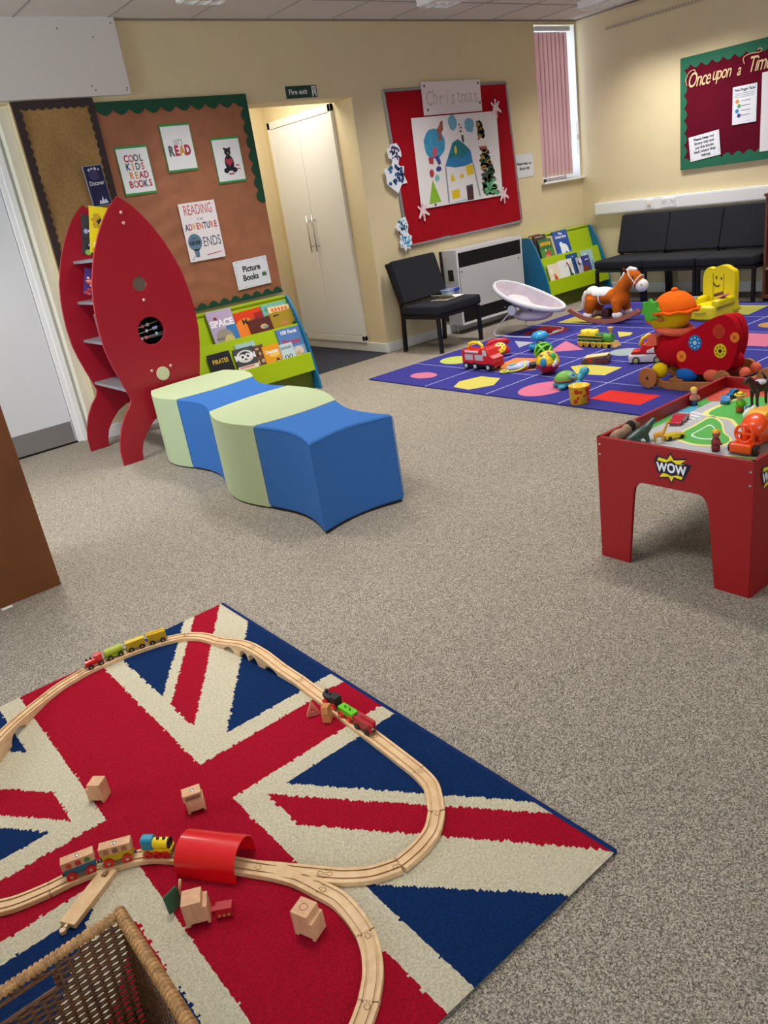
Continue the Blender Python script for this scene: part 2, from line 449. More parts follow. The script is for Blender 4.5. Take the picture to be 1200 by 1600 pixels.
def wallthing(name, label, cat, X, Z, wall='A', off=0, group=None, rot=0):
    if wall == 'A': loc = (X, YA-off, Z); e = Euler(WALLA)
    else: loc = (XB-off, X, Z); e = Euler(WALLB)
    m = e.to_matrix() @ Matrix.Rotation(rot, 3, 'Z')
    return thing(name, label, cat, loc, m.to_euler(), group)
def sheet(name, label, cat, X, Z, w_, h_, mat=None, wall='A', off=.016, rot=0, t=.0015, group=None):
    """paper sheet whose mesh is the thing itself; local x right, y up, z out"""
    o = MB().bx(-w_/2, w_/2, -h_/2, h_/2, 0, t).build(name, mat or PAPER)
    if wall == 'A': o.location = (X, YA-off, Z); e = Euler(WALLA)
    else: o.location = (XB-off, X, Z); e = Euler(WALLB)
    o.rotation_euler = (e.to_matrix() @ Matrix.Rotation(rot, 3, 'Z')).to_euler()
    return tag(o, label, cat, group)
def shape(name, polys, mats, parent, z=.0018, t=.0006):
    b = MB()
    for mi, pts in polys: b.prism(pts, z+mi*.00008, z+t+mi*.00008, 'XY', mi)
    return b.build(name, mats, parent)

# narrow hessian board with corrugated brown border
hb = wallthing('notice_board', 'narrow notice board of beige hessian with a dark brown corrugated scalloped border', 'notice board', 1.735, .75, 'A', .001)
W_, H_ = .527, 1.457
b = MB()
nx, ny = 26, 60
gv = [[b.bm.verts.new((W_*i/nx, H_*j/ny, .012+.006*sin(j*.31+.5*sin(i*.4))*sin(i*.29)+.003*random.random() if 0 < i < nx and 0 < j < ny else .004)) for j in range(ny+1)] for i in range(nx+1)]
for i in range(nx):
    for j in range(ny): b.bm.faces.new([gv[i][j], gv[i+1][j], gv[i+1][j+1], gv[i][j+1]])
b.build('hessian', M('#a98555', .9, .5, 260, .18, 60), hb, smooth=True)
b = MB()
border_h(b, 0, W_, H_, H_-.055, 10, .013, .018, .020)
border_v(b, 0, H_, 0, .055, 28, .013, .0183, .0203)
border_v(b, 0, H_, W_, W_-.05, 28, .013, .0186, .0206)
brm = bpy.data.materials.new('corrugated_card'); brm.use_nodes = True
nt = brm.node_tree; p = nt.nodes['Principled BSDF']; p.inputs['Roughness'].default_value = .8
tc = nt.nodes.new('ShaderNodeTexCoord'); wv = nt.nodes.new('ShaderNodeTexWave'); wv.inputs['Scale'].default_value = 40; wv.bands_direction = 'Y'
r = nt.nodes.new('ShaderNodeValToRGB'); r.color_ramp.elements[0].color = lin('#1d1214'); r.color_ramp.elements[1].color = lin('#4a3a38')
nt.links.new(tc.outputs['Object'], wv.inputs['Vector']); nt.links.new(wv.outputs['Fac'], r.inputs[0]); nt.links.new(r.outputs[0], p.inputs['Base Color'])
b.build('scalloped_border', brm, hb)
MB().bx(0, W_, 0, H_, 0, .004).build('backing', M('#6b4a2c', .8), hb)

# wide brown-papered board with green border
gb = wallthing('notice_board', 'wide notice board papered in copper brown with a dark green scalloped border', 'notice board', 2.267, .735, 'A', .001)
W_, H_ = 1.167, 1.443
MB().bx(0, W_, 0, H_, 0, .006).build('backing', M('#70462e', .8), gb)
b = MB(); nx, ny = 60, 74
random.seed(5)
gv = [[b.bm.verts.new((W_*i/nx, H_*j/ny, .010+.0025*sin(j*.9+sin(i*.21)*2)*sin(i*.05+1)+.0012*random.random() if 0 < i < nx and 0 < j < ny else .009)) for j in range(ny+1)] for i in range(nx+1)]
for i in range(nx):
    for j in range(ny): b.bm.faces.new([gv[i][j], gv[i+1][j], gv[i+1][j+1], gv[i][j+1]])
b.build('brown_paper', M('#a5694a', .6, .5, 12, .12, 6), gb, smooth=True)
b = MB()
border_h(b, 0, W_, H_, H_-.085, 10, .035, .0150, .0165)
border_v(b, H_-.755, H_, W_, W_-.075, 8, .032, .0153, .0168)
border_h(b, 0, W_, 0, .05, 12, .035, .0150, .0165)
b.build('scalloped_border', M('#0f4a32', .75), gb)

# posters on the brown board
GRN = M('#2b9a4c', .6)
C_RED, C_ORG, C_NAVY, C_GRY, C_PINK, C_GOLD = M('#b5304a', .7), M('#dd7a3c', .7), M('#3a4668', .7), M('#5f656b', .7), M('#c86a6a', .7), M('#d2a04a', .7)
def greenposter(label, X, Z, rot=0):
    o = sheet('poster', label, 'poster', X, Z, .224, .283, PAPER, rot=rot, off=.021, t=.0015)
    MB().bx(-.118, .118, -.155, .155, -.0012, 0).build('green_mount', GRN, o)
    return o
o = greenposter('small white poster on green reading COOL KIDS READ BOOKS in coloured capitals', 2.442, 1.744)
for s_, y_, m_ in (('COOL', .075, [C_RED, C_PINK, C_GRY, C_GRY]), ('KIDS', .022, [C_NAVY, C_ORG, C_GRY, C_PINK]), ('READ', -.034, [C_ORG, C_GOLD, C_RED, C_RED]), ('BOOKS', -.09, [C_RED, C_PINK, C_RED, C_NAVY, C_RED])):
    for i, c_ in enumerate(s_):
        txt(c_, .062, m_[i], o, (i-(len(s_)-1)/2)*.036+(.012 if y_ < 0 else 0), y_+(-.003)**(i % 2)*.001, off=.002, sx=.78)
o = greenposter("small white poster on green reading LET'S READ, topmost on the brown board", 2.801, 1.86)
txt("LET'S", .045, C_GRY, o, 0, .035, sx=.7)
for i, c_ in enumerate('READ'):
    txt(c_, .088, [C_GRY, C_RED, C_GOLD, C_RED][i], o, -.066+i*.043, -.022, off=.005, sx=.72)
o = greenposter('small white poster on green showing a black bear hugging a heart', 3.18, 1.745)
shape('bear_picture', [(0, circ(0, .055, .026)), (0, circ(-.022, .078, .009)), (0, circ(.022, .078, .009)), (0, circ(0, -.02, .038, ry=.055)), (0, circ(-.035, -.07, .022, ry=.018)), (0, circ(.035, -.07, .022, ry=.018)),
    (1, [(0, -.045), (-.03, -.012), (-.026, .008), (-.012, .012), (0, .002), (.012, .012), (.026, .008), (.03, -.012)]), (2, circ(.003, .048, .009)), (1, [(-.02, -.1), (.025, -.1), (.025, -.09), (-.02, -.09)]),
    (3, [(.05, -.035), (.08, -.035), (.08, -.045), (.05, -.045)]), (3, [(.055, -.06), (.085, -.06), (.085, -.068), (.055, -.068)])], [INK, C_RED, M('#8a7a72'), C_PINK], o)
o = sheet('poster', 'tall white poster reading READING is an ADVENTURE that NEVER ENDS', 'poster', 2.838, 1.288, .297, .408, M('#efe8ea', .6), off=.0225)
txt('READING', .098, C_PINK, o, 0, .15, sx=.56, off=.0005)
txt('is an', .028, C_NAVY, o, 0, .088, shear=.3)
for i, c_ in enumerate('ADVENTURE'):
    txt(c_, .062, [C_NAVY, C_PINK, C_GOLD, C_RED, C_ORG, C_NAVY, C_NAVY, C_ORG, C_RED][i], o, -.117+i*.0295, .035, sx=.66, off=.002)
shape('light_bulb_picture', [(0, circ(-.078, -.07, .056, ry=.06)), (0, [(-.1, -.12), (-.056, -.12), (-.062, -.165), (-.094, -.165)]), (1, [(-.094, -.165), (-.062, -.165), (-.062, -.175), (-.094, -.175)]),
    (2, [(.0, -.168), (.12, -.158), (.12, -.163), (.0, -.173)]), (1, [(-.13, -.19), (-.1, -.16), (-.098, -.162), (-.126, -.192)])], [M('#5f7f98', .7), C_GRY, C_RED], o)
txt('that', .02, INK, o, -.078, -.04, z=.003)
txt('NEVER', .038, INK, o, -.078, -.075, z=.003, off=.001, sx=.8)
txt('ENDS', .098, C_NAVY, o, .062, -.08, sx=.62)
for i in range(9):
    shape('star', [(0, circ(random.uniform(-.12, .12), random.choice([.095, .0, -.005]), .003, 5))], [C_GOLD], o)
o = sheet('sign', 'laminated Picture Books sign low on the brown board', 'sign', 3.186, .928, .305, .213, M('#e9edf6', .35), off=.022, rot=.02)
txt('Picture', .062, INK, o, 0, .035, off=.002, sx=.9); txt('Books', .062, INK, o, -.02, -.03, off=.002, sx=.9)
def doodle_border(o, w_, h_, n=46, seed=1, col='#6c7684'):
    random.seed(seed); b = MB()
    for i in range(n):
        t = random.random()*4; k = int(t); f = t-k
        if k == 0: x, y = (f-.5)*w_*.94, h_*.44
        elif k == 1: x, y = (f-.5)*w_*.94, -h_*.44
        elif k == 2: x, y = -w_*.455, (f-.5)*h_*.9
        else: x, y = w_*.455, (f-.5)*h_*.9
        a = random.random()*pi; L = random.uniform(.003, .009)
        b.box((x, y, .0019), (L, .0018, .0004), rot=(0, 0, a))
    b.build('doodle_border', M(col, .7), o)
doodle_border(o, .305, .213, 60, 3)
shape('book_mark', [(0, [(.085, -.045), (.105, -.04), (.125, -.045), (.125, -.015), (.105, -.01), (.085, -.015)])], [M('#4f7550')], o)
# Discover booklet pinned on the hessian board
o = sheet('booklet', 'dark blue Discover booklet pinned to the hessian board', 'booklet', 2.133, 1.676, .122, .245, M('#23264f', .2, coat=.5), off=.040, rot=.03, t=.012)
txt('Discover', .040, PLWHITE, o, 0, .015, z=.0122, sx=.7)
shape('cover_picture', [(0, [(-.02, -.115), (.045, -.115), (.03, -.085), (.018, -.1), (.012, -.065), (.0, -.1), (-.012, -.09)]), (0, circ(-.03, .1, .008)), (0, circ(-.01, .106, .007)), (0, circ(.012, .104, .009)), (0, circ(.034, .098, .006)),
     (1, circ(-.005, .065, .035, ry=.03))], [M('#cdd6ee'), M('#3d3566')], o, z=.012)
MB().bx(-.066, .068, -.128, .127, -.002, 0).build('clear_cover', M('#b9bcc6', .3), o)

# fire exit sign
o = sheet('fire_exit_sign', 'dark green Fire exit sign above the passage opening', 'sign', 3.947, 2.17, .293, .086, M('#123f33', .4), off=.004, t=.0035)
txt('Fire exit', .052, PLWHITE, o, -.035, 0, z=.004, off=.0006)
shape('running_man_symbol', [(0, [(.098, -.036), (.138, -.036), (.138, .036), (.098, .036)]), (1, [(.108, -.036), (.13, -.036), (.13, .028), (.108, .028)]), (2, circ(.121, .02, .006)), (2, [(.113, .010), (.126, .012), (.124, -.010), (.131, -.026), (.126, -.028), (.118, -.010), (.108, -.020), (.104, -.017), (.114, -.004)])], [PLWHITE, M('#123f33'), PLWHITE], o, z=.0036)

# red christmas board
xb = wallthing('notice_board', 'red fabric christmas notice board hanging slightly crooked with a grey frame', 'notice board', 5.56, 1.51, 'A', .001)
out = [(-.79, .63), (.725, .635), (.80, -.62), (-.73, -.63)]
b = MB(); 
for (a, c_), (e, f) in zip(out, out[1:]+out[:1]):
    b.tube([(a, c_, .012), (e, f, .012)], .013, 6)
b.build('frame', M('#8b8a8c', .5), xb)
MB().prism(out, 0, .012).build('backing', M('#8e7258', .8), xb)
b = MB()
RF = M('#a8101f', .85, .35, 400, .10, 9)
for i, q in enumerate(([(-.775, .21), (-.30, .215), (-.28, .62), (-.77, .62)], [(-.32, .2), (.735, .2), (.735, .63), (-.30, .62)], [(-.70, -.635), (-.19, -.60), (-.20, .22), (-.77, .215)], [(-.20, -.63), (.82, -.60), (.765, .195), (-.24, .21)])):
    b.prism(q, .0135+i*.0012, .0150+i*.0012)
b.build('red_fabric', RF, xb, bevel=.0006)
o = sheet('paper_banner', 'hand-lettered white Christmas banner at the top of the red board', 'banner', 5.556, 2.055, .735, .262, M('#e6dcda', .7), off=.026, rot=-.004)
for i, c_ in enumerate('Christmas'):
    txt(c_, .17, M('#c9b5b2', .8), o, -.285+i*.073, -.005+(.008 if i % 2 else 0), sx=.72, rot=random.uniform(-.08, .08))
for x, y in ((-.33, .1), (.34, .1), (.345, -.06), (-.315, -.09)):
    shape('holly_mark', [(0, circ(x, y, .012, 6)), (1, circ(x+.008, y+.006, .005, 6))], [M('#43584c'), C_RED], o)
o = sheet('painting', "large child's painting of a house with a blue roof beneath the Christmas banner", 'painting', 5.566, 1.54, 1.08, .745, M('#eeeae8', .7), off=.030, rot=-.003)
random.seed(11)
def U(px, py):  # position inside the picture, from its own 0..1000 sheet grid
    return ((px/1000-.5)*1.08, (.5-py/1000)*.745)
def PP(l): return [U(*q) for q in l]
def blob(cx, cy, rx, ry, n=22, j=.12): return PP([(cx+rx*(1+random.uniform(-j, j))*cos(2*pi*k/n), cy+ry*(1+random.uniform(-j, j))*sin(2*pi*k/n)) for k in range(n)])
PB, PT, PY, PG, PD = M('#2b7fb8', .7, 0, 1, .15, 25), M('#1f7f8a', .7, 0, 1, .25, 25), M('#eac81e', .7), M('#8fc22a', .7, 0, 1, .15, 30), M('#4a3d3c', .8, 0, 1, .3, 60)
shape('painted_house', [(0, PP([(322, 560), (430, 310), (500, 280), (560, 330), (640, 420), (655, 560), (560, 585), (440, 590)])), (1, PP([(365, 470), (435, 305), (500, 275), (560, 325), (630, 405), (560, 480), (440, 480)])),
    (2, PP([(452, 360), (470, 345), (478, 400), (462, 450), (448, 410)])), (2, PP([(560, 590), (648, 575), (655, 690), (575, 700)])), (2, PP([(375, 690), (400, 650), (425, 740), (375, 740)])), (2, PP([(480, 680), (525, 670), (530, 715), (485, 720)])), (2, PP([(368, 850), (460, 835), (465, 940), (372, 950)])),
    (3, PP([(548, 830), (628, 820), (628, 990), (550, 990)])), (4, PP([(318, 570), (332, 570), (332, 985), (316, 985)])), (4, PP([(648, 560), (662, 560), (716, 960), (700, 962)])), (5, PP([(545, 235), (570, 235), (572, 320), (548, 305)])), (5, blob(540, 190, 12, 14)), (5, blob(548, 150, 9, 12)), (5, blob(532, 115, 9, 11)),
    (1, PP([(548, 815), (628, 805), (628, 825), (548, 835)])), (6, PP([(330, 990), (540, 960), (545, 985), (330, 998)]))], [PB, PT, PY, M('#4a2a2e'), M('#8d99a4'), PD, M('#b8d4e0')], o)
shape('painted_sky', [(0, blob(225, 300, 120, 165, j=.05)), (1, blob(455, 85, 50, 85)), (1, blob(650, 130, 55, 85)), (2, PP([(290, 120), (320, 60), (345, 55), (340, 150), (310, 200), (315, 260), (265, 280), (285, 200), (260, 150)])), (3, PP([(200, 350), (235, 330), (250, 380), (230, 440), (190, 440)])), (4, PP([(140, 440), (200, 440), (190, 520), (145, 510)])), (5, PP([(210, 440), (260, 430), (280, 520), (250, 540)])), (4, blob(160, 620, 25, 45)), (5, blob(245, 580, 30, 30)), (6, blob(215, 680, 25, 40))],
      [M('#3f9cc4', .7, 0, 1, .2, 25), M('#72b4cc', .7, 0, 1, .3, 60), M('#9c5a48', .8), M('#d4526c'), M('#b03a48'), M('#3b4a94'), M('#7cc4c0')], o)
tri = [PP([(95, 960), (160, 690), (235, 950)])]
shape('painted_fir', [(0, tri[0]), (1, PP([(155, 960), (175, 960), (175, 990), (155, 990)]))], [PG, PD], o)
gl = []
for k in range(190):
    t = k/189; cx = 770+t*90+random.uniform(-1, 1)*(22+t*60); cy = 110+t*850
    if 300 < cy < 400: continue
    gl.append((random.choice([0, 0, 0, 0, 0, 0, 1, 1, 1, 2]) if t < .8 else random.choice([0, 1, 1, 3]), blob(cx, cy, 20+12*t, 24, 7, .45)))
gl += [(4, blob(785, 345, 42, 55)), (5, PP([(745, 385), (830, 385), (830, 410), (745, 405)])), (0, blob(785, 345, 14, 18))]
shape('painted_tree', gl, [PD, M('#3f5a3c', .8), M('#a8823c', .8), M('#5fae78', .8), M('#f0e8e4'), M('#c0485a')], o)
# paper snowflakes
def snowflake(label, X, Z, r, col, col2, n=8, wobble=.12, seed=1, off=.032):
    random.seed(seed)
    pts = [((r*(1 if k % 2 else .8)*(1+random.uniform(-wobble, wobble)))*cos(pi*k/n), (r*1.05*(1 if k % 2 else .8)*(1+random.uniform(-wobble, wobble)))*sin(pi*k/n)) for k in range(2*n)]
    o = MB().prism(pts, 0, .001).build('paper_snowflake', M('#eceff6', .7))
    o.location = (X, YA-off, Z); o.rotation_euler = WALLA
    tag(o, label, 'paper snowflake', 'paper snowflakes on the left edge of the red board')
    pl = [(random.choice([0, 1]), blob_xy(random.uniform(-.6, .6)*r, random.uniform(-.6, .6)*r, r*.16)) for k in range(26)]
    shape('crayon_marks', pl, [M(col, .8), M(col2, .8)], o, z=.001)
def blob_xy(x, y, r): return [(x+r*random.uniform(.5, 1.2)*cos(2*pi*k/6), y+r*random.uniform(.5, 1.2)*sin(2*pi*k/6)) for k in range(6)]
snowflake('purple scribbled paper snowflake, topmost on the left edge of the red board', 4.79, 1.655, .085, '#6a4a86', '#3a3a5c', 8, .15, 2)
snowflake('large spiky blue crayoned paper snowflake with a red centre', 4.775, 1.475, .125, '#2f6f9c', '#2a4a7c', 6, .2, 3, off=.034)
snowflake('pale hexagonal paper snowflake with tiny dots, lower left of the red board', 4.78, 1.06, .085, '#7cc0d4', '#3a4a6a', 3, .08, 4)
snowflake('bright blue round paper snowflake, lowest on the left edge of the red board', 4.79, .93, .08, '#2f9fd0', '#57b8dc', 9, .12, 5, off=.034)
for lab, X, Z, s_ in (('cut out pink and white paper figure at the top right corner of the painting', 6.10, 1.935, 1), ('cut out pink and white paper figure at the lower right corner of the painting', 6.115, 1.17, .95), ('cut out pink and white paper figure at the lower left corner of the painting', 5.04, 1.15, 1)):
    o = MB().prism([(q[0]*s_, q[1]*s_) for q in ((-.01, .02), (-.055, .055), (-.06, .04), (-.03, .01), (-.06, -.05), (-.045, -.06), (-.012, -.02), (0, -.085), (.015, -.085), (.018, -.02), (.07, -.045), (.075, -.03), (.03, .01), (.055, .05), (.045, .06), (.012, .03), (.012, .075), (-.012, .075))], 0, .001).build('paper_figure', M('#efd2d6', .7))
    o.location = (X, YA-.034, Z); o.rotation_euler = WALLA
    tag(o, lab, 'paper figure', 'paper figures at the corners of the painting')
    shape('face_mark', [(0, circ(0, .05*s_, .008, 8)), (0, [(-.008, -.06), (.008, -.06), (.004, -.02), (-.004, -.02)])], [M('#d87a8a')], o, z=.001)
# tidy sign on wall A
o = sheet('sign', 'small white Please keep our library tidy sign left of the window', 'sign', 6.48, 1.402, .272, .215, M('#dcdfe2', .35), off=.003)
txt('Please keep our', .036, INK, o, 0, .02, off=.001, sx=.95); txt('library tidy', .036, INK, o, 0, -.025, off=.001, sx=.95)
doodle_border(o, .272, .215, 50, 8)

# burgundy board on wall B
bb = wallthing('notice_board', 'burgundy Once upon a Time notice board with a green scalloped border', 'notice board', 4.481, 1.143, 'B', .001)
W_, H_ = 1.75, .945
MB().bx(0, W_, 0, H_, 0, .016).build('backing', M('#6d5a42', .8), bb)
MB().bx(.012, W_-.012, .012, H_-.012, .016, .018).build('burgundy_felt', M('#620a22', .9, .3, 500, .08, 5), bb)
b = MB()
border_h(b, 0, W_, H_, H_-.10, 17, .035, .0186, .0205)
border_h(b, 0, W_, 0, .10, 17, .035, .0189, .0208)
border_v(b, 0, H_, 0, .068, 9, .03, .0192, .0211)
b.build('scalloped_border', M('#17664a', .75), bb)
GOLD = M('#eecb9c', .5)
for s_, X, Z, sz, lab in (('Once', 4.30, 1.885, .17, 'gold script word Once, leftmost on the burgundy board'), ('upon', 4.085, 1.898, .15, 'gold script word upon between Once and a'), ('a', 3.925, 1.888, .13, 'gold script letter a standing alone on the burgundy board'), ('Time', 3.745, 1.905, .17, 'gold script word Time, rightmost in the photo')):
    root = thing('script_word', lab, 'lettering', (XB-.0225, X, Z), WALLB, 'gold words of the heading on the burgundy board')
    txt(s_, sz, GOLD, root, 0, 0, z=.001, shear=.4, sx=.64, off=.0004, space=.88, name='letters', ext=.0012)
    if s_ == 'Once': MB().tube(spline([(-.115, -.03, .001), (-.125, .02, .001), (-.09, .075, .001), (-.04, .085, .001), (-.03, .05, .001)], 5), .003, 6, flat=.5).build('swash', GOLD, root)
    if s_ == 'Time': MB().tube(spline([(-.13, .02, .001), (-.14, .07, .001), (-.08, .09, .001), (.0, .085, .001), (.02, .10, .001), (0, .115, .001), (-.02, .10, .001)], 5), .003, 6, flat=.5).build('swash', GOLD, root)
o = sheet('sign', 'crooked white Please keep our library tidy sign at the lower left of the burgundy board', 'sign', 4.235, 1.325, .30, .212, M('#edf0f7', .4), 'B', off=.024, rot=.10)
for i, s_ in enumerate(('Please keep our', 'library tidy and', 'put the books', 'back where they', 'belong.')):
    txt(s_, .032, INK, o, (.01 if i == 4 else 0), .072-i*.036, off=.001)
doodle_border(o, .30, .212, 60, 9)
o = sheet('sign', 'tall white Five Finger Rule sign on the burgundy board', 'sign', 3.864, 1.611, .218, .302, M('#eef1f8', .4), 'B', off=.024)
txt('Five Finger Rule', .03, INK, o, 0, .12, off=.0008, sx=.95)
for i in range(3): shape('text_line', [(0, [(-.09, .091-i*.014), (.085, .091-i*.014), (.085, .0935-i*.014), (-.09, .0935-i*.014)])], [C_GRY], o)
for i, (c_, s_) in enumerate((('#ea8c42', 'Very easy'), ('#6cab5c', 'Easy to read'), ('#3b82c8', 'Just right'), ('#4a4a8c', 'Too hard'))):
    shape('round_badge', [(0, circ(-.06+(.012 if i % 2 else -.006), .032-i*.038, .017, 14))], [M(c_, .7)], o)
    shape('text_line', [(0, [(-.03, .030-i*.038), (.055, .030-i*.038), (.055, .034-i*.038), (-.03, .034-i*.038)])], [M('#4a4e58', .7)], o)
doodle_border(o, .218, .302, 60, 10)
o = sheet('paper_sheet', 'blank white sheet at the right edge of the photo on the burgundy board', 'paper', 3.51, 1.52, .41, .62, M('#eeeaec', .6), 'B', off=.024)
MB().bx(-.204, .204, .29, .309, .0015, .0022).build('tape', M('#f6f2ee', .3), o)

# perforated rail high on wall B
r_ = MB().bx(0, 1.6, 0, .03, 0, .004).bx(0, 1.6, 0, .003, .004, .012).bx(0, 1.6, .027, .03, .004, .012)
rl = wallthing('wall_rail', 'thin perforated picture rail high on the right wall', 'rail', 5.29, 2.492, 'B', .0005)
r_.build('rail', M('#cbbca0', .5), rl)
hb_ = MB()
for k in range(50):
    hb_.prism(circ(.016+k*.032, .015, .007, 8), .0038, .0046)
hb_.build('slots', M('#8d7f6a', .8), rl)

# cable trunking with sockets on wall B
t_ = wallthing('cable_trunking', 'white plastic cable trunking along the right wall above the sofa', 'trunking', 5.46, .808, 'B', .0005)
MB().bx(0, 3.6, 0, .121, 0, .05).build('body', M('#eeeeee', .35), t_, bevel=.004)
MB().bx(.002, 3.6, .012, .109, .050, .053).build('lid', M('#f4f4f4', .3), t_, bevel=.002)
def socket(lab, Y, wd, kind):
    s_ = wallthing('socket', lab, 'socket', Y, .868, 'B', .054)
    MB().bx(-wd/2, wd/2, -.043, .043, 0, .009).build('face_plate', M('#f0f0ee', .3), s_, bevel=.003)
    if kind == 2:
        for sx_ in (-.036, .036):
            MB().bx(sx_-.003, sx_+.003, .010, .020, .009, .0096).bx(sx_-.014, sx_-.006, -.008, -.003, .009, .0096).bx(sx_+.006, sx_+.014, -.008, -.003, .009, .0096).build('socket_holes', INK, s_)
            MB().bx(sx_*1.6-.007, sx_*1.6+.007, .012, .03, .009, .013).build('switch', PLWHITE, s_)
    else:
        MB().bx(-.02, .02, -.012, .012, .009, .014).build('fuse_switch', M('#e4d6c0', .4), s_)
socket('white double plug socket in the trunking above the sofa', 4.585, .15, 2)
socket('small white fused spur switch in the trunking beside the double socket', 4.80, .09, 1)
# ================================================================== FURNITURE
# rocket bookcase
rk = thing('rocket_bookcase', 'tall red rocket-shaped bookcase with grey shelves and a porthole of abacus beads', 'bookcase', (1.9, 5.1, 0))
Lp = [(1.918,1.558),(1.852,1.501),(1.804,1.443),(1.750,1.363),(1.705,1.280),(1.671,1.196),(1.640,1.109),(1.620,1.012),(1.609,.92),(1.604,.828),(1.608,.720),(1.623,.630),(1.647,.536),(1.670,.450),(1.684,.395),(1.668,.358),(1.620,.307),(1.577,.239),(1.547,.166),(1.530,.089),(1.528,0),(1.658,0),(1.668,.056),(1.688,.110),(1.732,.168),(1.79,.222),(1.86,.255)]
ax = 1.925
prof = [(x-ax, z) for x, z in Lp]
prof[0] = (0, 1.562)
full = prof + [(-x, z) for x, z in reversed(prof[1:])]
RR = M('#a21026', .38, .02, 20)
def off(o, dy=0): return o
for yy, nm in ((4.80, 'front_panel'), (5.41, 'rear_panel')):
    holes = [circ(0.0, 1.058, .042), circ(.0, .773, .085)] if yy < 5 else []
    b = MB().prism([(x+ax-1.9, z) for x, z in full], yy-.009-5.1, yy+.009-5.1, 'XZ', holes=[[(x+ax-1.9, z) for x, z in h] for h in holes])
    o = b.build(nm, RR, rk, bevel=.002)
    if yy < 5:
        for x_, z_ in ((-.003, 1.47), (-.003, 1.411), (0, .961), (-.065, .533), (.066, .535)):
            MB().ell((x_+ax-1.9, yy-.012-5.1, z_), (.010, .006, .010), seg=14, rings=8).build('bolt', M('#d8a8a4', .3, metal=.3), o, smooth=True)
        MB().prism(circ(ax-1.9, 1.058, .042), yy-.002-5.1, yy+.001-5.1, 'XZ').build('mirror', M('#b8b4b8', .08, metal=.9), o)
        MB().cyl((.028, yy-.006-5.1, .50), (.028, yy-.014-5.1, .50), .043, seg=32).build('button', M('#cfd0a8', .5), o, smooth=False)
        for z_, bs in ((.81, ((-.04, 1), (-.005, 0))), (.775, ((-.02, 0), (.03, 2), (.045, 3))), (.738, ((-.035, 1), (.04, 4), (-.065, 0)))):
            a = MB().cyl((-.06, yy+.02-5.1, z_-.01), (.115, yy+.02-5.1, z_+.014), .0018, seg=6)
            a.build('bead_rod', CHROME, o)
            for x_, c_ in bs:
                MB().ell((ax-1.9+x_, yy+.02-5.1, z_+.002+(x_)*.137), (.010, .011, .011), seg=14, rings=8).build('bead', M(['#c8c8cc', '#e07070', '#9aa0e0', '#a8b0e8', '#8fd0c4'][c_], .3), o, smooth=True)
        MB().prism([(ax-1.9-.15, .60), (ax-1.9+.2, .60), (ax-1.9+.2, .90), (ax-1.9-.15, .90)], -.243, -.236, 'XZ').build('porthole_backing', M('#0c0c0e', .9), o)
for z_, x0, x1 in ((1.235, -.134, .24), (.985, -.18, .30), (.74, -.211, .31), (.455, -.219, .24)):
    pl = [(x0, -.291), (x1, -.291), (x1, .30), (x0, .30)]
    if z_ == .74: pl = [(x0, -.291), (-.09, -.291), (-.09, -.245), (.14, -.245), (.14, -.291), (x1, -.291), (x1, .30), (x0, .30)]
    MB().prism(pl, z_-.018, z_).build('shelf', M('#8f8f94', .4, metal=.2), rk, bevel=.002)
MB().bx(.05, .068, -.16, .30, .458, 1.23).build('divider', RR, rk)

def book(label, X, Y, Z, w_, h_, t_, col, title='', tcol='#ffffff', tsz=.04, pic=None, rot=(0, 0, 0), group=None, ty=.25, sub_=None, name='picture_book', cat='book', off=.001, tsx=1):
    """local x width, y height, z cover normal; origin at the lower middle edge of the front cover"""
    o = MB().bx(-w_/2, w_/2, 0, h_, -t_, -t_+.0015).bx(-w_/2, w_/2, 0, h_, -.0015, 0).bx(-w_/2, -w_/2+.0015, 0, h_, -t_, 0).build(name, M(col, .35, coat=.25))
    o.location = (X, Y, Z); o.rotation_euler = rot
    tag(o, label, cat, group)
    MB().bx(-w_/2+.0015, w_/2-.003, .002, h_-.002, -t_+.0015, -.0015).build('pages', M('#e6e0d0', .8), o)
    if title:
        L = title.split('|')
        for i, s_ in enumerate(L): txt(s_, tsz, M(tcol, .5), o, 0, h_*(1-ty)-i*tsz*.9, z=.0007, off=off, sx=tsx, name='title')
    if pic:
        b = MB(); cols = []
        for k, (c_, pts) in enumerate(pic):
            cols.append(M(c_, .5)); b.prism([(px*w_, py*h_) for px, py in pts], .0001, .0003+k*.00006, 'XY', k)
        b.build('cover_picture', cols, o)
    return o
def el(cx, cy, rx, ry, n=16): return [(cx+rx*cos(2*pi*k/n), cy+ry*sin(2*pi*k/n)) for k in range(n)]
def rc(x0, y0, x1, y1): return [(x0, y0), (x1, y0), (x1, y1), (x0, y1)]
random.seed(3)
def speckle(cols, n=16, y0=.05, y1=.9):
    return [(random.choice(cols), el(random.uniform(-.38, .38), random.uniform(y0, y1), random.uniform(.05, .14), random.uniform(.03, .08), 7)) for _ in range(n)]
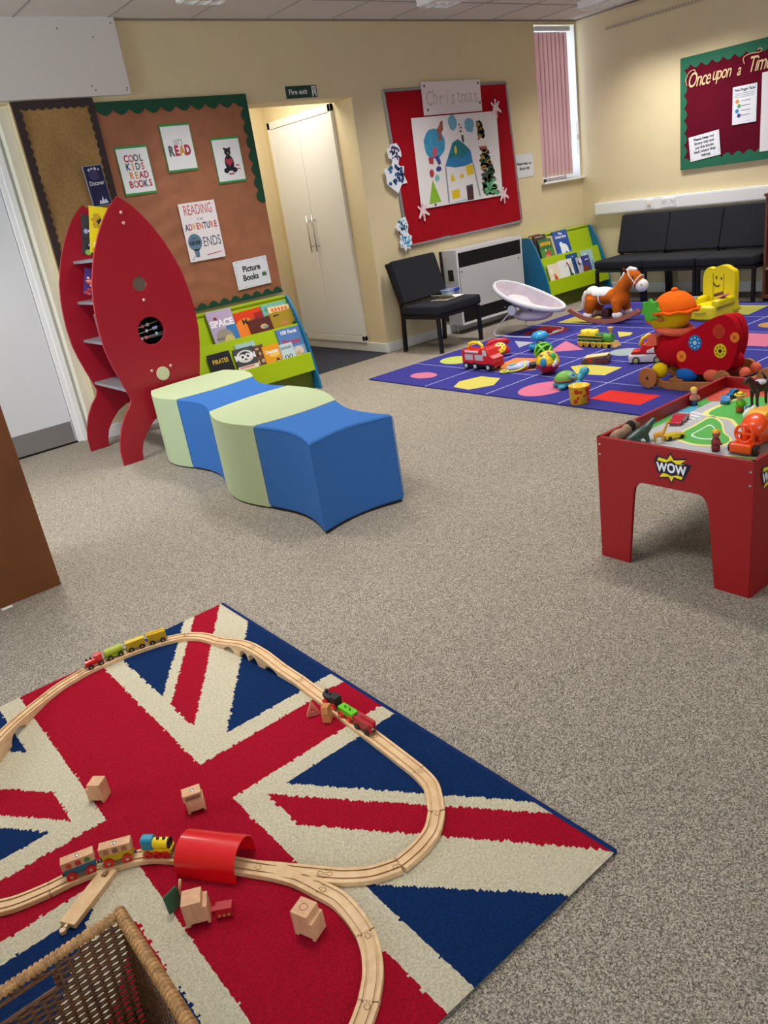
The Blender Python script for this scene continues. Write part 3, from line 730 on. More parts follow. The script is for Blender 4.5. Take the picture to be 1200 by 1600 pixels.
# books in the rocket (face towards the left opening, so turned a quarter)
def rbook(label, X, Y, Z, w_, h_, t_, col, lean=8, yaw=-62, roll=0, **k):
    r_ = (Matrix.Rotation(radians(yaw), 3, 'Z') @ Matrix.Rotation(radians(90-lean), 3, 'X') @ Matrix.Rotation(roll, 3, 'Z')).to_euler()
    return book(label, X, Y, Z+.001+abs(sin(roll))*w_/2, w_, h_, t_, col, rot=r_, **k)
rbook('yellow picture book with a black bee standing on the top shelf of the rocket', 1.855, 5.04, 1.236, .17, .27, .012, '#f2da1c', yaw=-8, lean=3, roll=-.25, pic=[('#1a1a1a', el(-.15, .72, .06, .05)), ('#2a9ad0', el(.2, .4, .12, .14)), ('#1a1a1a', rc(-.1, .45, .3, .47)), ('#7a8a2c', rc(.1, .6, .35, .64)), ('#f4efe0', el(.1, .2, .3, .1))] + speckle(['#2a2a2a', '#f6f2dc', '#c8a014'], 14))
rbook('black and white patterned book beside the yellow bee book on the rocket top shelf', 1.835, 5.16, 1.236, .15, .235, .012, '#2c2c34', yaw=-10, lean=3, roll=-.25, pic=speckle(['#e8e8ee', '#b0a0d0', '#101010', '#8fae50'], 30))
rbook('purple and red paperback on the second shelf of the rocket', 1.78, 5.2, .986, .15, .165, .012, '#4a2a72', yaw=-12, lean=8, roll=-.35, pic=speckle(['#c83a30', '#e8b0a0', '#d86040', '#f0e8e0'], 26, .0, .7))
rbook('dark green book standing in the rocket third shelf', 1.72, 4.98, .741, .02, .15, .13, '#27382e', yaw=-14, lean=0)
rbook('thin grey hardback standing in the rocket third shelf', 1.70, 5.04, .741, .02, .165, .13, '#70737c', yaw=-14, lean=0)
rbook('pale green booklet on the lowest shelf of the rocket', 1.80, 4.93, .456, .14, .09, .01, '#b4c8a0', yaw=-14, lean=6, pic=speckle(['#e8f0d8', '#5a8a6a'], 10))

# foam seats in a caterpillar row
Lc = [(1.640, 2.712), (1.668, 3.235), (1.705, 3.755), (1.752, 4.262), (1.792, 4.71)]
Rc = [(2.098, 2.700), (2.150, 3.215), (2.232, 3.80), (2.290, 4.285), (2.322, 4.735)]
def bulge_pts(a, b, amt, n=10):
    a = Vector(a); b = Vector(b); d = b-a; nrm = Vector((d.y, -d.x)).normalized()
    return [(a + d*(k/n) + nrm*amt*sin(pi*k/n)) for k in range(n)]
pb, pg = M('#3a6cb0', .9, .3, 900, .06, 200), M('#b0bd96', .9, .3, 900, .06, 200)
seg_end = [0, 1, 2, 3, 4]
labs = ['blue square foam seat with hollow sides, nearest in the row', 'pale green bulging foam seat between the two blue ones', 'narrow-looking blue foam seat between the two green ones', 'pale green foam seat at the far end of the row against the red rocket']
for i in range(4):
    conv = i % 2 == 1
    s_ = .055 if conv else -.050
    fr_ = 0.028; A, B = (Vector(Lc[i]), Vector(Lc[i+1])); C_, D_ = (Vector(Rc[i+1]), Vector(Rc[i]))
    near = -.045 if i == 0 else -.03 if not conv else .03
    far = .03 if conv and i == 1 else .03 if i == 3 else -.03
    if i == 0: near, far = -.045, -.03
    pts = bulge_pts(A, B, -s_) + bulge_pts(B, C_, -far) + bulge_pts(C_, D_, -s_) + bulge_pts(D_, A, -near)
    cx = sum(p.x for p in pts)/len(pts); cy = sum(p.y for p in pts)/len(pts)
    t = thing('foam_seat', labs[i], 'seat', (cx, cy, 0), 0, 'caterpillar foam seats')
    loc_ = [((p.x-cx)*.995, (p.y-cy)*.995) for p in pts]
    b = MB().prism(loc_, .010, .43)
    b.build('upholstery', pg if conv else pb, t, bevel=.012, bseg=4)
    MB().prism([(x*.965, y*.965) for x, y in loc_], 0, .010).build('base', PLBLACK, t)
    n = len(loc_)
    MB().tube([(x*.992, y*.992, .4165) for x, y in loc_], .0022, 6, closed=True).build('seam', M('#8f9c76', .9) if conv else M('#2a5590', .9), t)
    for k in (0, 10, 20, 30):
        x, y = loc_[k]; MB().tube([(x*.994, y*.994, .03), (x*.994, y*.994, .412)], .002, 6).build('corner_seam', pg if conv else pb, t)
# blue toy just visible behind the foam seats
t = thing('toy_teether', 'light blue plastic ring toy on the carpet just behind the blue foam seat', 'toy', (2.56, 4.06, 0))
MB().tube([(.05*cos(a*pi/10), .04*sin(a*pi/10), .03) for a in range(20)], .013, 8, closed=True).build('ring', TOYBLUE, t, smooth=True)
MB().tube([(.07+.04*cos(a*pi/10), .02+.03*sin(a*pi/10), .03) for a in range(20)], .012, 8, closed=True).build('ring', TOYBLUE, t, smooth=True)
MB().ell((.02, 0, .012), (.03, .03, .012)).build('base', TOYBLUE, t, smooth=True)

# sloping book displays
LIME, TEAL = M('#a9c40c', .4), M('#0d6f9c', .45)
def display(label, x0, yf):
    """x0 left, width 1.0; back against the wall"""
    t = thing('book_display', label, 'bookcase', (x0, yf, 0), 0, 'lime and teal sloping book displays')
    D = .36
    sp = [(0, 0), (D, 0), (D, .725), (.27, .725), (.245, .708), (.178, .60), (.13, .49), (.075, .35), (.022, .12)]
    for xx in (0, .985): MB().prism(sp, xx, xx+.02, 'YZ').build('side_panel', TEAL, t, bevel=.002)
    MB().prism([(.030, .15), (.044, .15), (.066, .29), (.054, .29)], .02, .985, 'YZ').build('front_lip', LIME, t)
    MB().prism([(.088, .235), (.098, .235), (.176, .512), (.166, .512)], .02, .985, 'YZ').build('middle_lip', LIME, t)
    MB().prism([(.048, .222), (.098, .222), (.098, .236), (.050, .236)], .02, .985, 'YZ').build('lower_shelf', LIME, t)
    MB().prism([(.218, .46), (.230, .46), (.300, .725), (.288, .725)], .02, .985, 'YZ').prism([(.162, .455), (.226, .455), (.226, .468), (.165, .468)], .02, .985, 'YZ').build('upper_shelf', LIME, t)
    MB().prism([(D-.085, .715), (D, .715), (D, .727), (D-.085, .727)], .02, .985, 'YZ').build('top_board', LIME, t)
    MB().prism([(.10, 0), (.115, 0), (.115, .15), (.10, .15)], .02, .985, 'YZ').build('plinth', M('#6e7f18', .6), t)  # recess shadow put into the plinth as a darker lime
    return t
F1, F2 = 5.150, 5.266
display('lime and teal sloping book display behind the foam seats under the Picture Books sign', 2.335, F1)
display('lime and teal sloping book display in the corner beside the white heater', 6.335, F2)
LEAN = radians(90-17)
def dbook(label, X, row, F, w_, h_, col, dz=0, dy=0, yaw=0, roll=0, **k):
    y_, z_ = ((.060, .238) if row == 0 else (.180, .470)); dy *= .62
    r_ = (Matrix.Rotation(yaw, 3, 'Z') @ Matrix.Rotation(LEAN, 3, 'X') @ Matrix.Rotation(roll, 3, 'Z')).to_euler()
    return book(label, X, F+y_+dy, z_+dz, w_, h_, .008, col, rot=r_, **k)
PK = dict(group=None)
# display 1 upper row
dbook('pale purple SPACE book with two planets on the upper row', 2.71, 1, F1, .215, .275, '#b8a6c4', title='SPACE', tcol='#f4f0f4', tsz=.068, ty=.36, off=.003, pic=[('#3a78b4', rc(.1, .0, .5, .55)), ('#9a9282', el(-.05, .25, .34, .24)), ('#6a6258', rc(-.38, .22, .28, .26)), ('#c8bc74', el(.1, .16, .2, .15)), ('#7a2a2a', el(-.2, .78, .07, .05))])
dbook('orange and red Music book on the upper row', 2.955, 1, F1, .24, .225, '#e2401c', dy=.022, title='Music', tcol='#2a3a2c', tsz=.062, ty=.36, pic=[('#f4821c', el(-.2, .35, .45, .42)), ('#e2401c', rc(-.5, 0, .5, .1)), ('#a01818', rc(.2, .55, .5, .85))], roll=.03)
dbook('teal picture book tucked behind the open book at the right of the upper row', 3.19, 1, F1, .22, .235, '#7fb8ac', dy=.036, pic=speckle(['#bfe0d4', '#4a9a8c'], 14))
dbook('cream and orange book leaning before the teal one on the upper row', 3.22, 1, F1, .20, .205, '#f0d8a0', dy=.022, pic=[('#e86a24', rc(-.35+k*.15, .82, -.25+k*.15, .93)) for k in range(5)]+speckle(['#f4b060', '#f8ead0', '#e88a3a'], 16), roll=-.03)
ob = dbook('open brown and mustard book resting on its side along the upper row', 3.02, 1, F1, .20, .135, '#3c1814', dy=.006, dz=.012, title='', pic=[('#5a2018', rc(-.5, .0, .5, 1)), ('#caa87c', el(.12, .5, .16, .14)), ('#7aa088', el(.2, .45, .12, .08))], roll=.03)
MB().bx(.10, .33, .0, .145, -.004, .001).build('mustard_cover', M('#a88a1c', .5), ob)
shape('cover_picture', [(0, el(.21, .05, .03, .015)), (1, rc(.13, .115, .18, .125)), (2, el(.29, .03, .02, .012))], [M('#c87a50'), INK, M('#2c4a28')], ob, z=.0012)
# display 1 lower row
dbook('dark PIRATES book with a red octopus on the lower row', 2.57, 0, F1, .185, .225, '#23242c', title='PIRATES', tcol='#d8b43c', tsz=.046, ty=.28, tsx=.8, pic=[('#b81c34', el(.05, .15, .42, .28)), ('#b81c34', rc(-.5, 0, .5, .12)), ('#f0f0f0', el(.0, .34, .05, .035)), ('#f0f0f0', el(.14, .34, .05, .035)), ('#5a0c18', el(.06, .2, .2, .05))])
dbook('black and white MOON book with a yellow foot on the lower row', 2.775, 0, F1, .175, .215, '#4a4a50', title='MOON', tcol='#f4f4f4', tsz=.055, ty=.32, off=.003, pic=[('#d8d8d4', el(0, .7, .42, .22)), ('#3a3a40', el(.0, .72, .28, .15)), ('#e8dcd0', rc(-.5, .0, .5, .38)), ('#d88a80', rc(-.4, .3, .3, .36)), ('#dcd070', el(.2, .12, .3, .1))])
dbook('narrow brown patterned book squeezed beside the MOON book on the lower row', 2.885, 0, F1, .13, .205, '#6a4a3a', dy=.012, pic=speckle(['#c8a888', '#3a2420', '#8ac0c8'], 22))
dbook('pale teal thin book behind the MOON book on the lower row', 2.81, 0, F1, .17, .245, '#a8ccc8', dy=.022, pic=speckle(['#e0f0ee', '#6aa0a0'], 10))
dbook('orange Dentist book with a penguin on the lower row', 3.005, 0, F1, .155, .185, '#eda020', title='Dentist', tcol='#ffffff', tsz=.038, ty=.28, pic=[('#f6c860', el(.1, .6, .3, .12)), ('#1c1c1e', el(.2, .22, .12, .2)), ('#1c1c1e', rc(-.3, .1, .0, .16)), ('#f4f4f0', el(.2, .2, .06, .13)), ('#8a8a86', rc(-.45, .0, -.05, .08))])
pir = dbook('blue 100 Facts Pirates book standing tall at the right of the lower row', 3.205, 0, F1, .215, .275, '#5a82bc', dy=.020, title='100 Facts', tcol='#eef2f8', tsz=.04, ty=.12, pic=[('#8fa8cc', rc(-.5, 0, .5, .45)), ('#d8c8b8', el(.2, .3, .2, .14)), ('#7a3a24', rc(-.4, .02, .5, .16)), ('#c8a888', el(.15, .2, .12, .1)), ('#3c2c28', el(.32, .12, .12, .08))])
txt('Pirates', .058, M('#c02840', .5), pir, 0, .165, z=.0009, off=.001, name='title')
dbook('light blue BADGER book in front of the Pirates book on the lower row', 3.135, 0, F1, .125, .165, '#c4d8e0', title='BADGER', tcol='#7a8a90', tsz=.025, ty=.2, pic=[('#3a3c40', el(-.15, .35, .13, .14)), ('#3a3c40', el(.15, .35, .13, .14)), ('#f0f0f0', el(-.15, .35, .05, .12)), ('#f0f0f0', el(.15, .35, .05, .12)), ('#9ac0d0', rc(-.5, 0, .5, .12))])
dbook('green-edged picture book peeping out at the right end of the lower row', 3.285, 0, F1, .075, .235, '#5a9a88', dy=.034, pic=speckle(['#2c4a40', '#c8b060', '#a8d0c0'], 16))
# display 2
dbook('green book with big yellow lettering and a pink bug, upper row beside the heater', 6.545, 1, F2, .205, .225, '#2f6a34', pic=[('#4f8a3c', rc(-.5, .0, .5, .55))]+[('#e8a818', rc(-.38+k*.16, .70+.02*(k % 2), -.26+k*.16, .86+.02*(k % 2))) for k in range(5)]+[('#b84a3c', el(.05, .3, .01, .01)), ('#b84a3c', el(.05, .3, .2, .16)), ('#d88a70', el(-.05, .2, .18, .1)), ('#dce8c0', el(.32, .14, .07, .05)), ('#e8d8a0', el(-.1, .5, .05, .05))])
dbook('black spined book behind the green one on the upper row of the corner display', 6.50, 1, F2, .19, .275, '#2a2420', dy=.022, pic=[('#b0a898', rc(-.35, .92, .3, .95))])
dbook('dull red book at the far left end of the corner display upper row', 6.45, 1, F2, .17, .285, '#8a3440', dy=.036)
dbook('cream book peeping out beside the blue bear book', 6.655, 1, F2, .10, .24, '#cbbd96', dy=.018)
dbook('blue book with a white bear on the upper row of the corner display', 6.81, 1, F2, .235, .275, '#2350a4', dy=.006, title='The|Littlest Bear', tcol='#f0f4fa', tsz=.036, ty=.12, pic=[('#4a86c8', rc(-.5, 0, .5, .2)), ('#eef2f6', el(.05, .3, .26, .2)), ('#eef2f6', el(-.1, .48, .12, .1)), ('#eef2f6', rc(-.2, .02, .3, .25)), ('#2350a4', el(.12, .12, .09, .08))])
dbook('cream book with a red bird at the left of the corner display lower row', 6.50, 0, F2, .17, .215, '#e9dcc0', title='', pic=[('#c84a38', el(.05, .24, .16, .22)), ('#d86a50', el(.0, .45, .1, .08)), ('#f4ead8', el(-.25, .7, .14, .14)), ('#3a6a8a', rc(-.1, .03, .45, .08))])
dbook('white book with a dark tree picture on the lower row of the corner display', 6.70, 0, F2, .225, .225, '#e8e6e2', dy=.006, title='The', tcol='#9aa4a4', tsz=.028, ty=.3, off=0, pic=[('#24484a', el(.28, .18, .16, .16)), ('#1a3436', rc(.18, .2, .3, .75)), ('#b02c34', el(.14, .8, .06, .07)), ('#3c8a90', rc(-.45, .0, .0, .1)), ('#dcd2b8', rc(.25, .6, .48, .8))])
dbook('navy book behind the white one on the lower row of the corner display', 6.85, 0, F2, .18, .265, '#2c548a', dy=.026, pic=[('#a8c8e0', el(.05, .88, .05, .03))])
dbook('indigo dinosaur book with a brown monkey at the right of the lower row', 6.99, 0, F2, .235, .215, '#3a3a86', dy=.004, yaw=.03, title='', pic=[('#b4b4c4', rc(-.5, 0, -.1, 1)), ('#3c3c44', el(-.28, .72, .12, .12)), ('#e4e4ea', el(-.2, .8, .1, .12)), ('#7a3428', el(.08, .3, .24, .24)), ('#3a1c1c', el(.08, .2, .12, .1)), ('#f0f0f4', rc(.15, .78, .4, .82))])
dbook('pale blue thin book behind the indigo one at the right of the lower row', 7.09, 0, F2, .20, .265, '#a8c8c8', dy=.026, pic=speckle(['#d8ecec', '#6aa8b0'], 10))

# white heater
ht = thing('fan_heater', 'low white wall heater with black grilles beside the single chair', 'heater', (5.225, 5.448, 0))
MB().bx(0, .90, .0, .185, .085, .776).build('casing', M('#c9c9cc', .35), ht, bevel=.004)
MB().bx(.012, .888, -.006, 0, .225, .612).build('front_panel', M('#c4c4c4', .4), ht, bevel=.002)
MB().bx(.0, .90, -.006, 0, .745, .776).bx(0, .022, -.006, 0, .085, .745).bx(.882, .90, -.006, 0, .085, .745).bx(.02, .88, -.006, 0, .085, .108).build('frame', M('#dcdcdc', .4), ht, bevel=.001)
g = MB().bx(.022, .882, -.002, 0, .612, .745)
for k in range(11): g.bx(.022, .882, -.005, -.002, .617+k*.012, .622+k*.012)
g.build('top_grille', PLBLACK, ht)
g = MB().bx(.022, .882, -.002, 0, .108, .225)
for k in range(9): g.bx(.022, .882, -.005, -.002, .113+k*.012, .118+k*.012)
g.build('bottom_grille', PLBLACK, ht)
for x_ in (.05, .84): MB().cyl((x_, -.009, .575), (x_, -.005, .575), .008, seg=14).build('screw', M('#4a4a4c', .4), ht)
MB().bx(-.003, 0, .055, .125, .50, .60).build('control_panel', PLBLACK, ht)
MB().bx(-.022, 0, .185, .1995, .12, .77).build('wall_bracket', PLBLACK, ht)
tag(MB().cyl((5.30, 5.60, .0), (5.30, 5.60, .085), .012, seg=10).cyl((5.98, 5.55, 0), (5.98, 5.55, .085), .02).build('heater_pipe', M('#d8d6d0', .4), smooth=True), 'short pale pipes running from the floor into the white heater', 'pipe')

# easy chairs
def easy_chair(name, label, loc, rot, W=.545, group=None, base=None):
    t = thing(name, label, 'chair', loc, rot, group)
    o = MB().bx(.0, W, .0, .47, .325, .41).build('seat', CHAR, t, bevel=.022, bseg=3)
    pr = [(.40, .425), (.462, .415), (.572, .775), (.512, .80)]
    MB().prism(pr, 0.0, W, 'YZ').build('backrest', CHAR, t, bevel=.022, bseg=3)
    for x_ in (.0, W-.03):
        MB().bx(x_, x_+.03, .02, .05, 0, .318).build('leg', BLKMET, t, bevel=.003)
        MB().prism([(.47, 0), (.50, 0), (.475, .32), (.48, .42), (.595, .765), (.577, .775), (.45, .42), (.445, .32)], x_, x_+.03, 'YZ').build('leg', BLKMET, t)
    MB().bx(.03, W-.03, .022, .048, .295, .322).bx(.0, .03, .05, .45, .295, .322).bx(W-.03, W, .05, .45, .295, .322).bx(.03, W-.03, .45, .475, .295, .322).build('seat_frame', BLKMET, t)
    return t
easy_chair('easy_chair', 'single charcoal easy chair with black metal legs beside the white heater', (4.535, 5.0, 0), radians(4), .56)
for i, (y_, lb) in enumerate(((5.105, 'charcoal easy chair at the left end of the joined row of three under the trunking'), (4.55, 'charcoal easy chair in the middle of the joined row of three under the trunking'), (3.995, 'charcoal easy chair at the right end of the joined row, next to the wooden bookcase'))):
    easy_chair('easy_chair', lb, (6.80, y_, 0), radians(-90), .548, 'joined charcoal easy chairs')
# things on the single chair
t = thing('lunch_box', 'clear plastic food box with a blue clip lid on the single chair', 'food box', (5.02, 5.36, .412), radians(8))
MB().prism([(-.075, -.045), (.075, -.045), (.075, .045), (-.075, .045)], 0, .045).build('box', M('#aebbd8', .1, alpha=.55), t, bevel=.008)
MB().bx(-.082, .082, -.052, .052, .045, .055).build('lid', M('#9fb0e0', .15, alpha=.7), t, bevel=.004)
MB().bx(.0, .08, -.056, -.05, .03, .057).build('clip', M('#2a48b8', .3), t, bevel=.002)
t = thing('open_book', 'open white booklet lying on the seat of the single chair', 'book', (4.90, 5.17, .412), radians(12))
MB().prism([(0, .0), (.15, .0), (.15, .17), (0, .17)], 0, .006).build('page_block', M('#f2f0ea', .7), t)
MB().prism([(-.14, .0), (0, .0), (0, .17), (-.14, .17)], 0, .004).build('page_block', M('#d8cfb4', .7), t)
b = MB(); b.prism([(0, .004), (-.05, .03), (-.13, .045), (-.13, .047), (-.05, .033), (0, .008)], .0, .17, 'XZ'); b.build('raised_page', M('#e2dcc4', .7), t)

# brown cabinet on the left
bc = thing('cabinet', 'orange-brown wooden cabinet end standing at the left edge of the photo', 'cabinet', (.656, 3.332, 0))
BW = wood('#743e08', '#643405', (3, 8, 3), .55)
MB().bx(-.9, 0, 0, .022, 0.0, 1.25).build('end_panel', BW, bc, bevel=.001)
MB().bx(-.9, -.012, .022, .42, .06, 1.23).build('body', BW, bc)
MB().bx(-.9, -.005, .02, .43, 1.23, 1.255).build('top', BW, bc)
tag(MB().box((.422, 3.306, .003), (.042, .014, .004), rot=(0, 0, .05)).build('paper_scrap', M('#f4f4f8', .6)), 'small white scrap of paper on the carpet at the foot of the brown cabinet', 'paper')

# wooden bookcase at the right edge
wb = thing('bookcase', 'reddish brown wooden bookcase cut off at the right edge of the photo', 'bookcase', (6.90, 3.415, 0))
WD = wood('#7a4430', '#6a3826', (8, 8, 3), .45)
MB().bx(0, .32, -.02, 0, .03, .875).build('side_panel', WD, wb, bevel=.002)
MB().bx(0, .32, -.80, -.78, .03, .875).build('side_panel', WD, wb, bevel=.002)
MB().bx(-.01, .33, -.81, .01, .868, .89).build('top', WD, wb, bevel=.002)
MB().bx(-.012, .33, -.81, .012, .03, .055).build('base', WD, wb, bevel=.002)
MB().bx(.30, .315, -.78, -.02, .055, .868).build('back_panel', M('#3c1a14', .6), wb)
for z_ in (.27, .62): MB().bx(.005, .30, -.78, -.02, z_, z_+.018).build('shelf', M('#b8a49c', .5) if z_ < .3 else WD, wb)
MB().bx(.02, .3, -.8, 0, 0, .03).build('plinth', PLBLACK, wb)

# play table
PT_X0, PT_X1, PT_Y0, PT_Y1, PT_H, PT_B = 2.142, 3.00, 1.062, 1.625, .464, .418
pt = thing('play_table', 'red wooden activity play table on legs with a printed road map top', 'play table', (PT_X0, PT_Y0, 0))
RT = M('#920511', .45, .02, 20)
Wt, Ht = PT_Y1-PT_Y0, PT_X1-PT_X0
def legged(L, lw=.132, taper=.018):
    return [(.0+.004, 0), (lw-.012, 0), (lw+.012, .27), (lw+.018, .30), (lw+.032, .318), (lw+.05, .323), (L-lw-.05, .323), (L-lw-.032, .318), (L-lw-.018, .30), (L-lw-.012, .27), (L-lw+.012, 0), (L-.004, 0), (L, .464), (0, .464)]
for xx, nm in ((0, 'end_panel'), (Ht-.014, 'end_panel')):
    o = MB().prism(legged(Wt), xx, xx+.014, 'YZ').build(nm, RT, pt, bevel=.0015)
    if xx == 0:
        for y_, z_ in ((.008+.004, .43), (.012, .385), (Wt-.012, .437), (Wt-.012, .40)):
            MB().ell((-.001, y_, z_), (.003, .0045, .0045), seg=10, rings=6).build('screw', CHROME, o)
for yy in (0, Wt-.014):
    MB().prism(legged(Ht), yy, yy+.014, 'XZ').build('side_panel', RT, pt, bevel=.0015)
def wow(parent, M4):
    def s(nm, pts, z, mat, t=.0004):
        b = MB(); b.prism(pts, z, z+t, 'XY', M4=M4); return b.build(nm, mat, parent)
    st = [(-.075, .028), (-.062, .052), (-.02, .045), (-.004, .075), (.012, .048), (.07, .060), (.045, .035), (.085, .03), (.06, -.03), (.05, -.052), (.012, -.045), (.0, -.075), (-.012, -.048), (-.06, -.058), (-.045, -.035)]
    st = [(x*.72, y*.62) for x, y in st]
    s('logo_outline', [(x*1.16, y*1.2) for x, y in st], .0002, M('#14142c', .4))
    s('logo_star', st, .0008, M('#f0d820', .4))
    s('logo_outline', [(x*1.0, y) for x, y in ((-.062, .022), (-.02, .018), (0, .028), (.02, .018), (.062, .022), (.05, -.022), (.02, -.020), (0, -.026), (-.02, -.020), (-.05, -.022))], .0014, M('#14142c', .4))
    for i, (c_, x_) in enumerate((('W', -.034), ('O', .0), ('W', .034))):
        o = txt(c_, .042 if c_ == 'W' else .044, M('#eceef6', .4), parent, 0, 0, off=.0016, sx=.82, name='logo_letter')
        o.matrix_local = M4 @ Matrix.Translation((x_, -.002+(.002 if c_ == 'O' else 0), .0022)) @ Matrix.Diagonal((.82, 1, 1, 1))
mA = Matrix.Translation((0, (1.335-PT_Y0), .395)) @ Euler((radians(90), 0, radians(-90))).to_matrix().to_4x4()
wow(pt, mA)
mB = Matrix.Translation((.10, 0, .395)) @ Euler((radians(90), 0, 0)).to_matrix().to_4x4()
wow(pt, mB)
bd = MB().bx(.014, Ht-.014, .014, Wt-.014, PT_B-.012, PT_B).build('play_board', M('#b4b6ba', .5), pt)
def onb(l): return [(x-PT_X0, y-PT_Y0) for x, y in l]
GR, YEL, WHT, TEALB, REDB = M('#4fae48', .5), M('#e8e08c', .5), M('#e6e8ea', .5), M('#4aa8c8', .5), M('#d05038', .5, 0, 1, .3, 90)
art = MB(); Zb = PT_B
def ap(mi, pts, k): art.prism(onb([tuple(p)[:2] for p in pts]), Zb+.0001, Zb+.0003+k*.0002)
def region(mi, pts, k, n=5):
    sp = spline([(x, y, 0) for x, y in pts], n, True)
    art.prism(onb([(p.x, p.y) for p in sp]), Zb+k*.00025, Zb+.0003+k*.00025, 'XY', mi)
def grow(pts, f):
    cx = sum(p[0] for p in pts)/len(pts); cy = sum(p[1] for p in pts)/len(pts)
    return [(cx+(x-cx)*f, cy+(y-cy)*f) for x, y in pts]
isl1 = [(2.375,1.455),(2.335,1.40),(2.33,1.34),(2.365,1.28),(2.42,1.29),(2.47,1.34),(2.56,1.40),(2.60,1.46),(2.50,1.46)]
isl2 = [(2.64,1.49),(2.75,1.50),(2.90,1.47),(2.93,1.40),(2.92,1.20),(2.80,1.18),(2.64,1.24),(2.56,1.32),(2.62,1.39)]
isl3 = [(2.20,1.24),(2.26,1.22),(2.28,1.12),(2.24,1.09),(2.18,1.10),(2.17,1.18)]
for q in (isl1, isl2, isl3):
    region(1, grow(q, 1.13), 1); region(0, q, 2)
region(2, grow(isl1, .55), 3); region(0, grow(isl1, .48), 4)
region(0, [(2.20, 1.605), (2.90, 1.605), (2.95, 1.60), (2.94, 1.57), (2.70, 1.565), (2.45, 1.58), (2.22, 1.575)], 1)
region(3, [(2.58, 1.605), (2.70, 1.60), (2.71, 1.57), (2.60, 1.565)], 3)
region(4, [(2.82, 1.60), (2.98, 1.60), (2.985, 1.30), (2.955, 1.28), (2.90, 1.45), (2.80, 1.55)], 3)
region(3, [(2.72, 1.42), (2.79, 1.43), (2.80, 1.33), (2.73, 1.32)], 3)
for k in range(6):
    x_ = 2.47+k*.03; art.prism(onb([(x_, 1.50), (x_+.013, 1.50), (x_+.03, 1.57), (x_+.017, 1.57)]), Zb, Zb+.0006, 'XY', 2)
for k in range(24):
    a = k/24*2*pi; x_, y_ = 2.45+.21*cos(a)*1.1, 1.37+.13*sin(a)
    if 2.17 < x_ < 2.95: art.prism(onb([(x_, y_), (x_+.016, y_+.004), (x_+.016, y_+.008), (x_, y_+.004)]), Zb, Zb+.0006, 'XY', 2)
for k in range(8):
    art.prism(onb([(2.50+k*.018, 1.19+.02*(k % 2)), (2.512+k*.018, 1.19+.02*(k % 2)), (2.512+k*.018, 1.215+.02*(k % 2)), (2.50+k*.018, 1.215+.02*(k % 2))]), Zb, Zb+.0008, 'XY', [2, 3, 4, 1][k % 4])
art.build('road_map_print', [GR, YEL, WHT, TEALB, REDB], bd)
# ================================================================== RUGS
def inpoly(x, y, P):
    c = False; n = len(P); j = n-1
    for i in range(n):
        xi, yi = P[i]; xj, yj = P[j]
        if (yi > y) != (yj > y) and x < (xj-xi)*(y-yi)/(yj-yi)+xi: c = not c
        j = i
    return c
FX0, FX1, FY0, FY1 = -.225, 1.015, .77, 2.53
fcx, fcy = .395, 1.65
Q1r = [(.588, 2.06), (.588, 1.90), (1.012, 2.53), (.905, 2.53)]
Q1b = [[(.592, 2.126), (.592, 2.54), (.868, 2.54)], [(.643, 1.80), (1.03, 1.80), (1.03, 2.34)]]
Q2r = [(.592, 1.50), (.59, 1.352), (1.02, .77), (1.03, .75), (1.03, .91)]
Q2b = [[(.648, 1.493), (1.03, 1.493), (1.03, .965)], [(.594, 1.10), (.594, .75), (.885, .75)]]
def flag(x, y):
    ux, uy = x, y
    if x < fcx: ux, uy = 2*fcx-x, 2*fcy-y       # half-turn symmetry
    if abs(y-1.645) < .091 or abs(x-fcx) < .131: return 0
    if abs(y-1.645) < .152 or abs(x-fcx) < .197: return 1
    if uy > fcy:
        if inpoly(ux, uy, Q1r): return 0
        if any(inpoly(ux, uy, q) for q in Q1b): return 2
    else:
        if inpoly(ux, uy, Q2r): return 0
        if any(inpoly(ux, uy, q) for q in Q2b): return 2
    return 1
random.seed(2)
RZ = .012
from mathutils import noise as mnoise
rugm = [M('#a20a26', .95, 1, 330, .30, 170), M('#cbc1a6', .95, 1, 330, .26, 170), M('#0b2a58', .95, 1, 330, .34, 170)]
bm = bmesh.new(); st = .0056
nx = int((FX1-FX0)/st); ny = int((FY1-FY0)/st)
vs = []
for i in range(nx+1):
    row = []
    for j in range(ny+1):
        e = i in (0, nx) or j in (0, ny)
        x = FX0+(FX1-FX0)*i/nx; y = FY0+(FY1-FY0)*j/ny
        row.append(bm.verts.new((x+(0 if e else random.uniform(-.0016, .0016)), y+(0 if e else random.uniform(-.0016, .0016)), .0085 if e else RZ-.0006+random.uniform(-.0011, .0006))))
    vs.append(row)
for i in range(nx):
    for j in range(ny):
        f = bm.faces.new((vs[i][j], vs[i+1][j], vs[i+1][j+1], vs[i][j+1]))
        x = FX0+(FX1-FX0)*(i+.5)/nx; y = FY0+(FY1-FY0)*(j+.5)/ny
        x, y = x+.0055*mnoise.noise(Vector((x*75, y*75, 3))), y+.0055*mnoise.noise(Vector((x*75, y*75, 9)))
        f.material_index = flag(x, y); f.smooth = True
me = bpy.data.meshes.new('rug'); bm.to_mesh(me); bm.free()
for m in rugm: me.materials.append(m)
rug = bpy.data.objects.new('rug', me); COL.objects.link(rug)
tag(rug, 'red, cream and navy Union flag rug under the wooden train track', 'rug')
MB().bx(FX0+.003, FX1-.003, FY0+.003, FY1-.003, 0, .0085).build('backing', M('#5a5a50', .95), rug)
MB().bx(FX1-.002, FX1+.012, FY0, FY1+.004, .0, .0095).build('edge_binding', M('#12295a', .9, .5, 600), rug, bevel=.003)

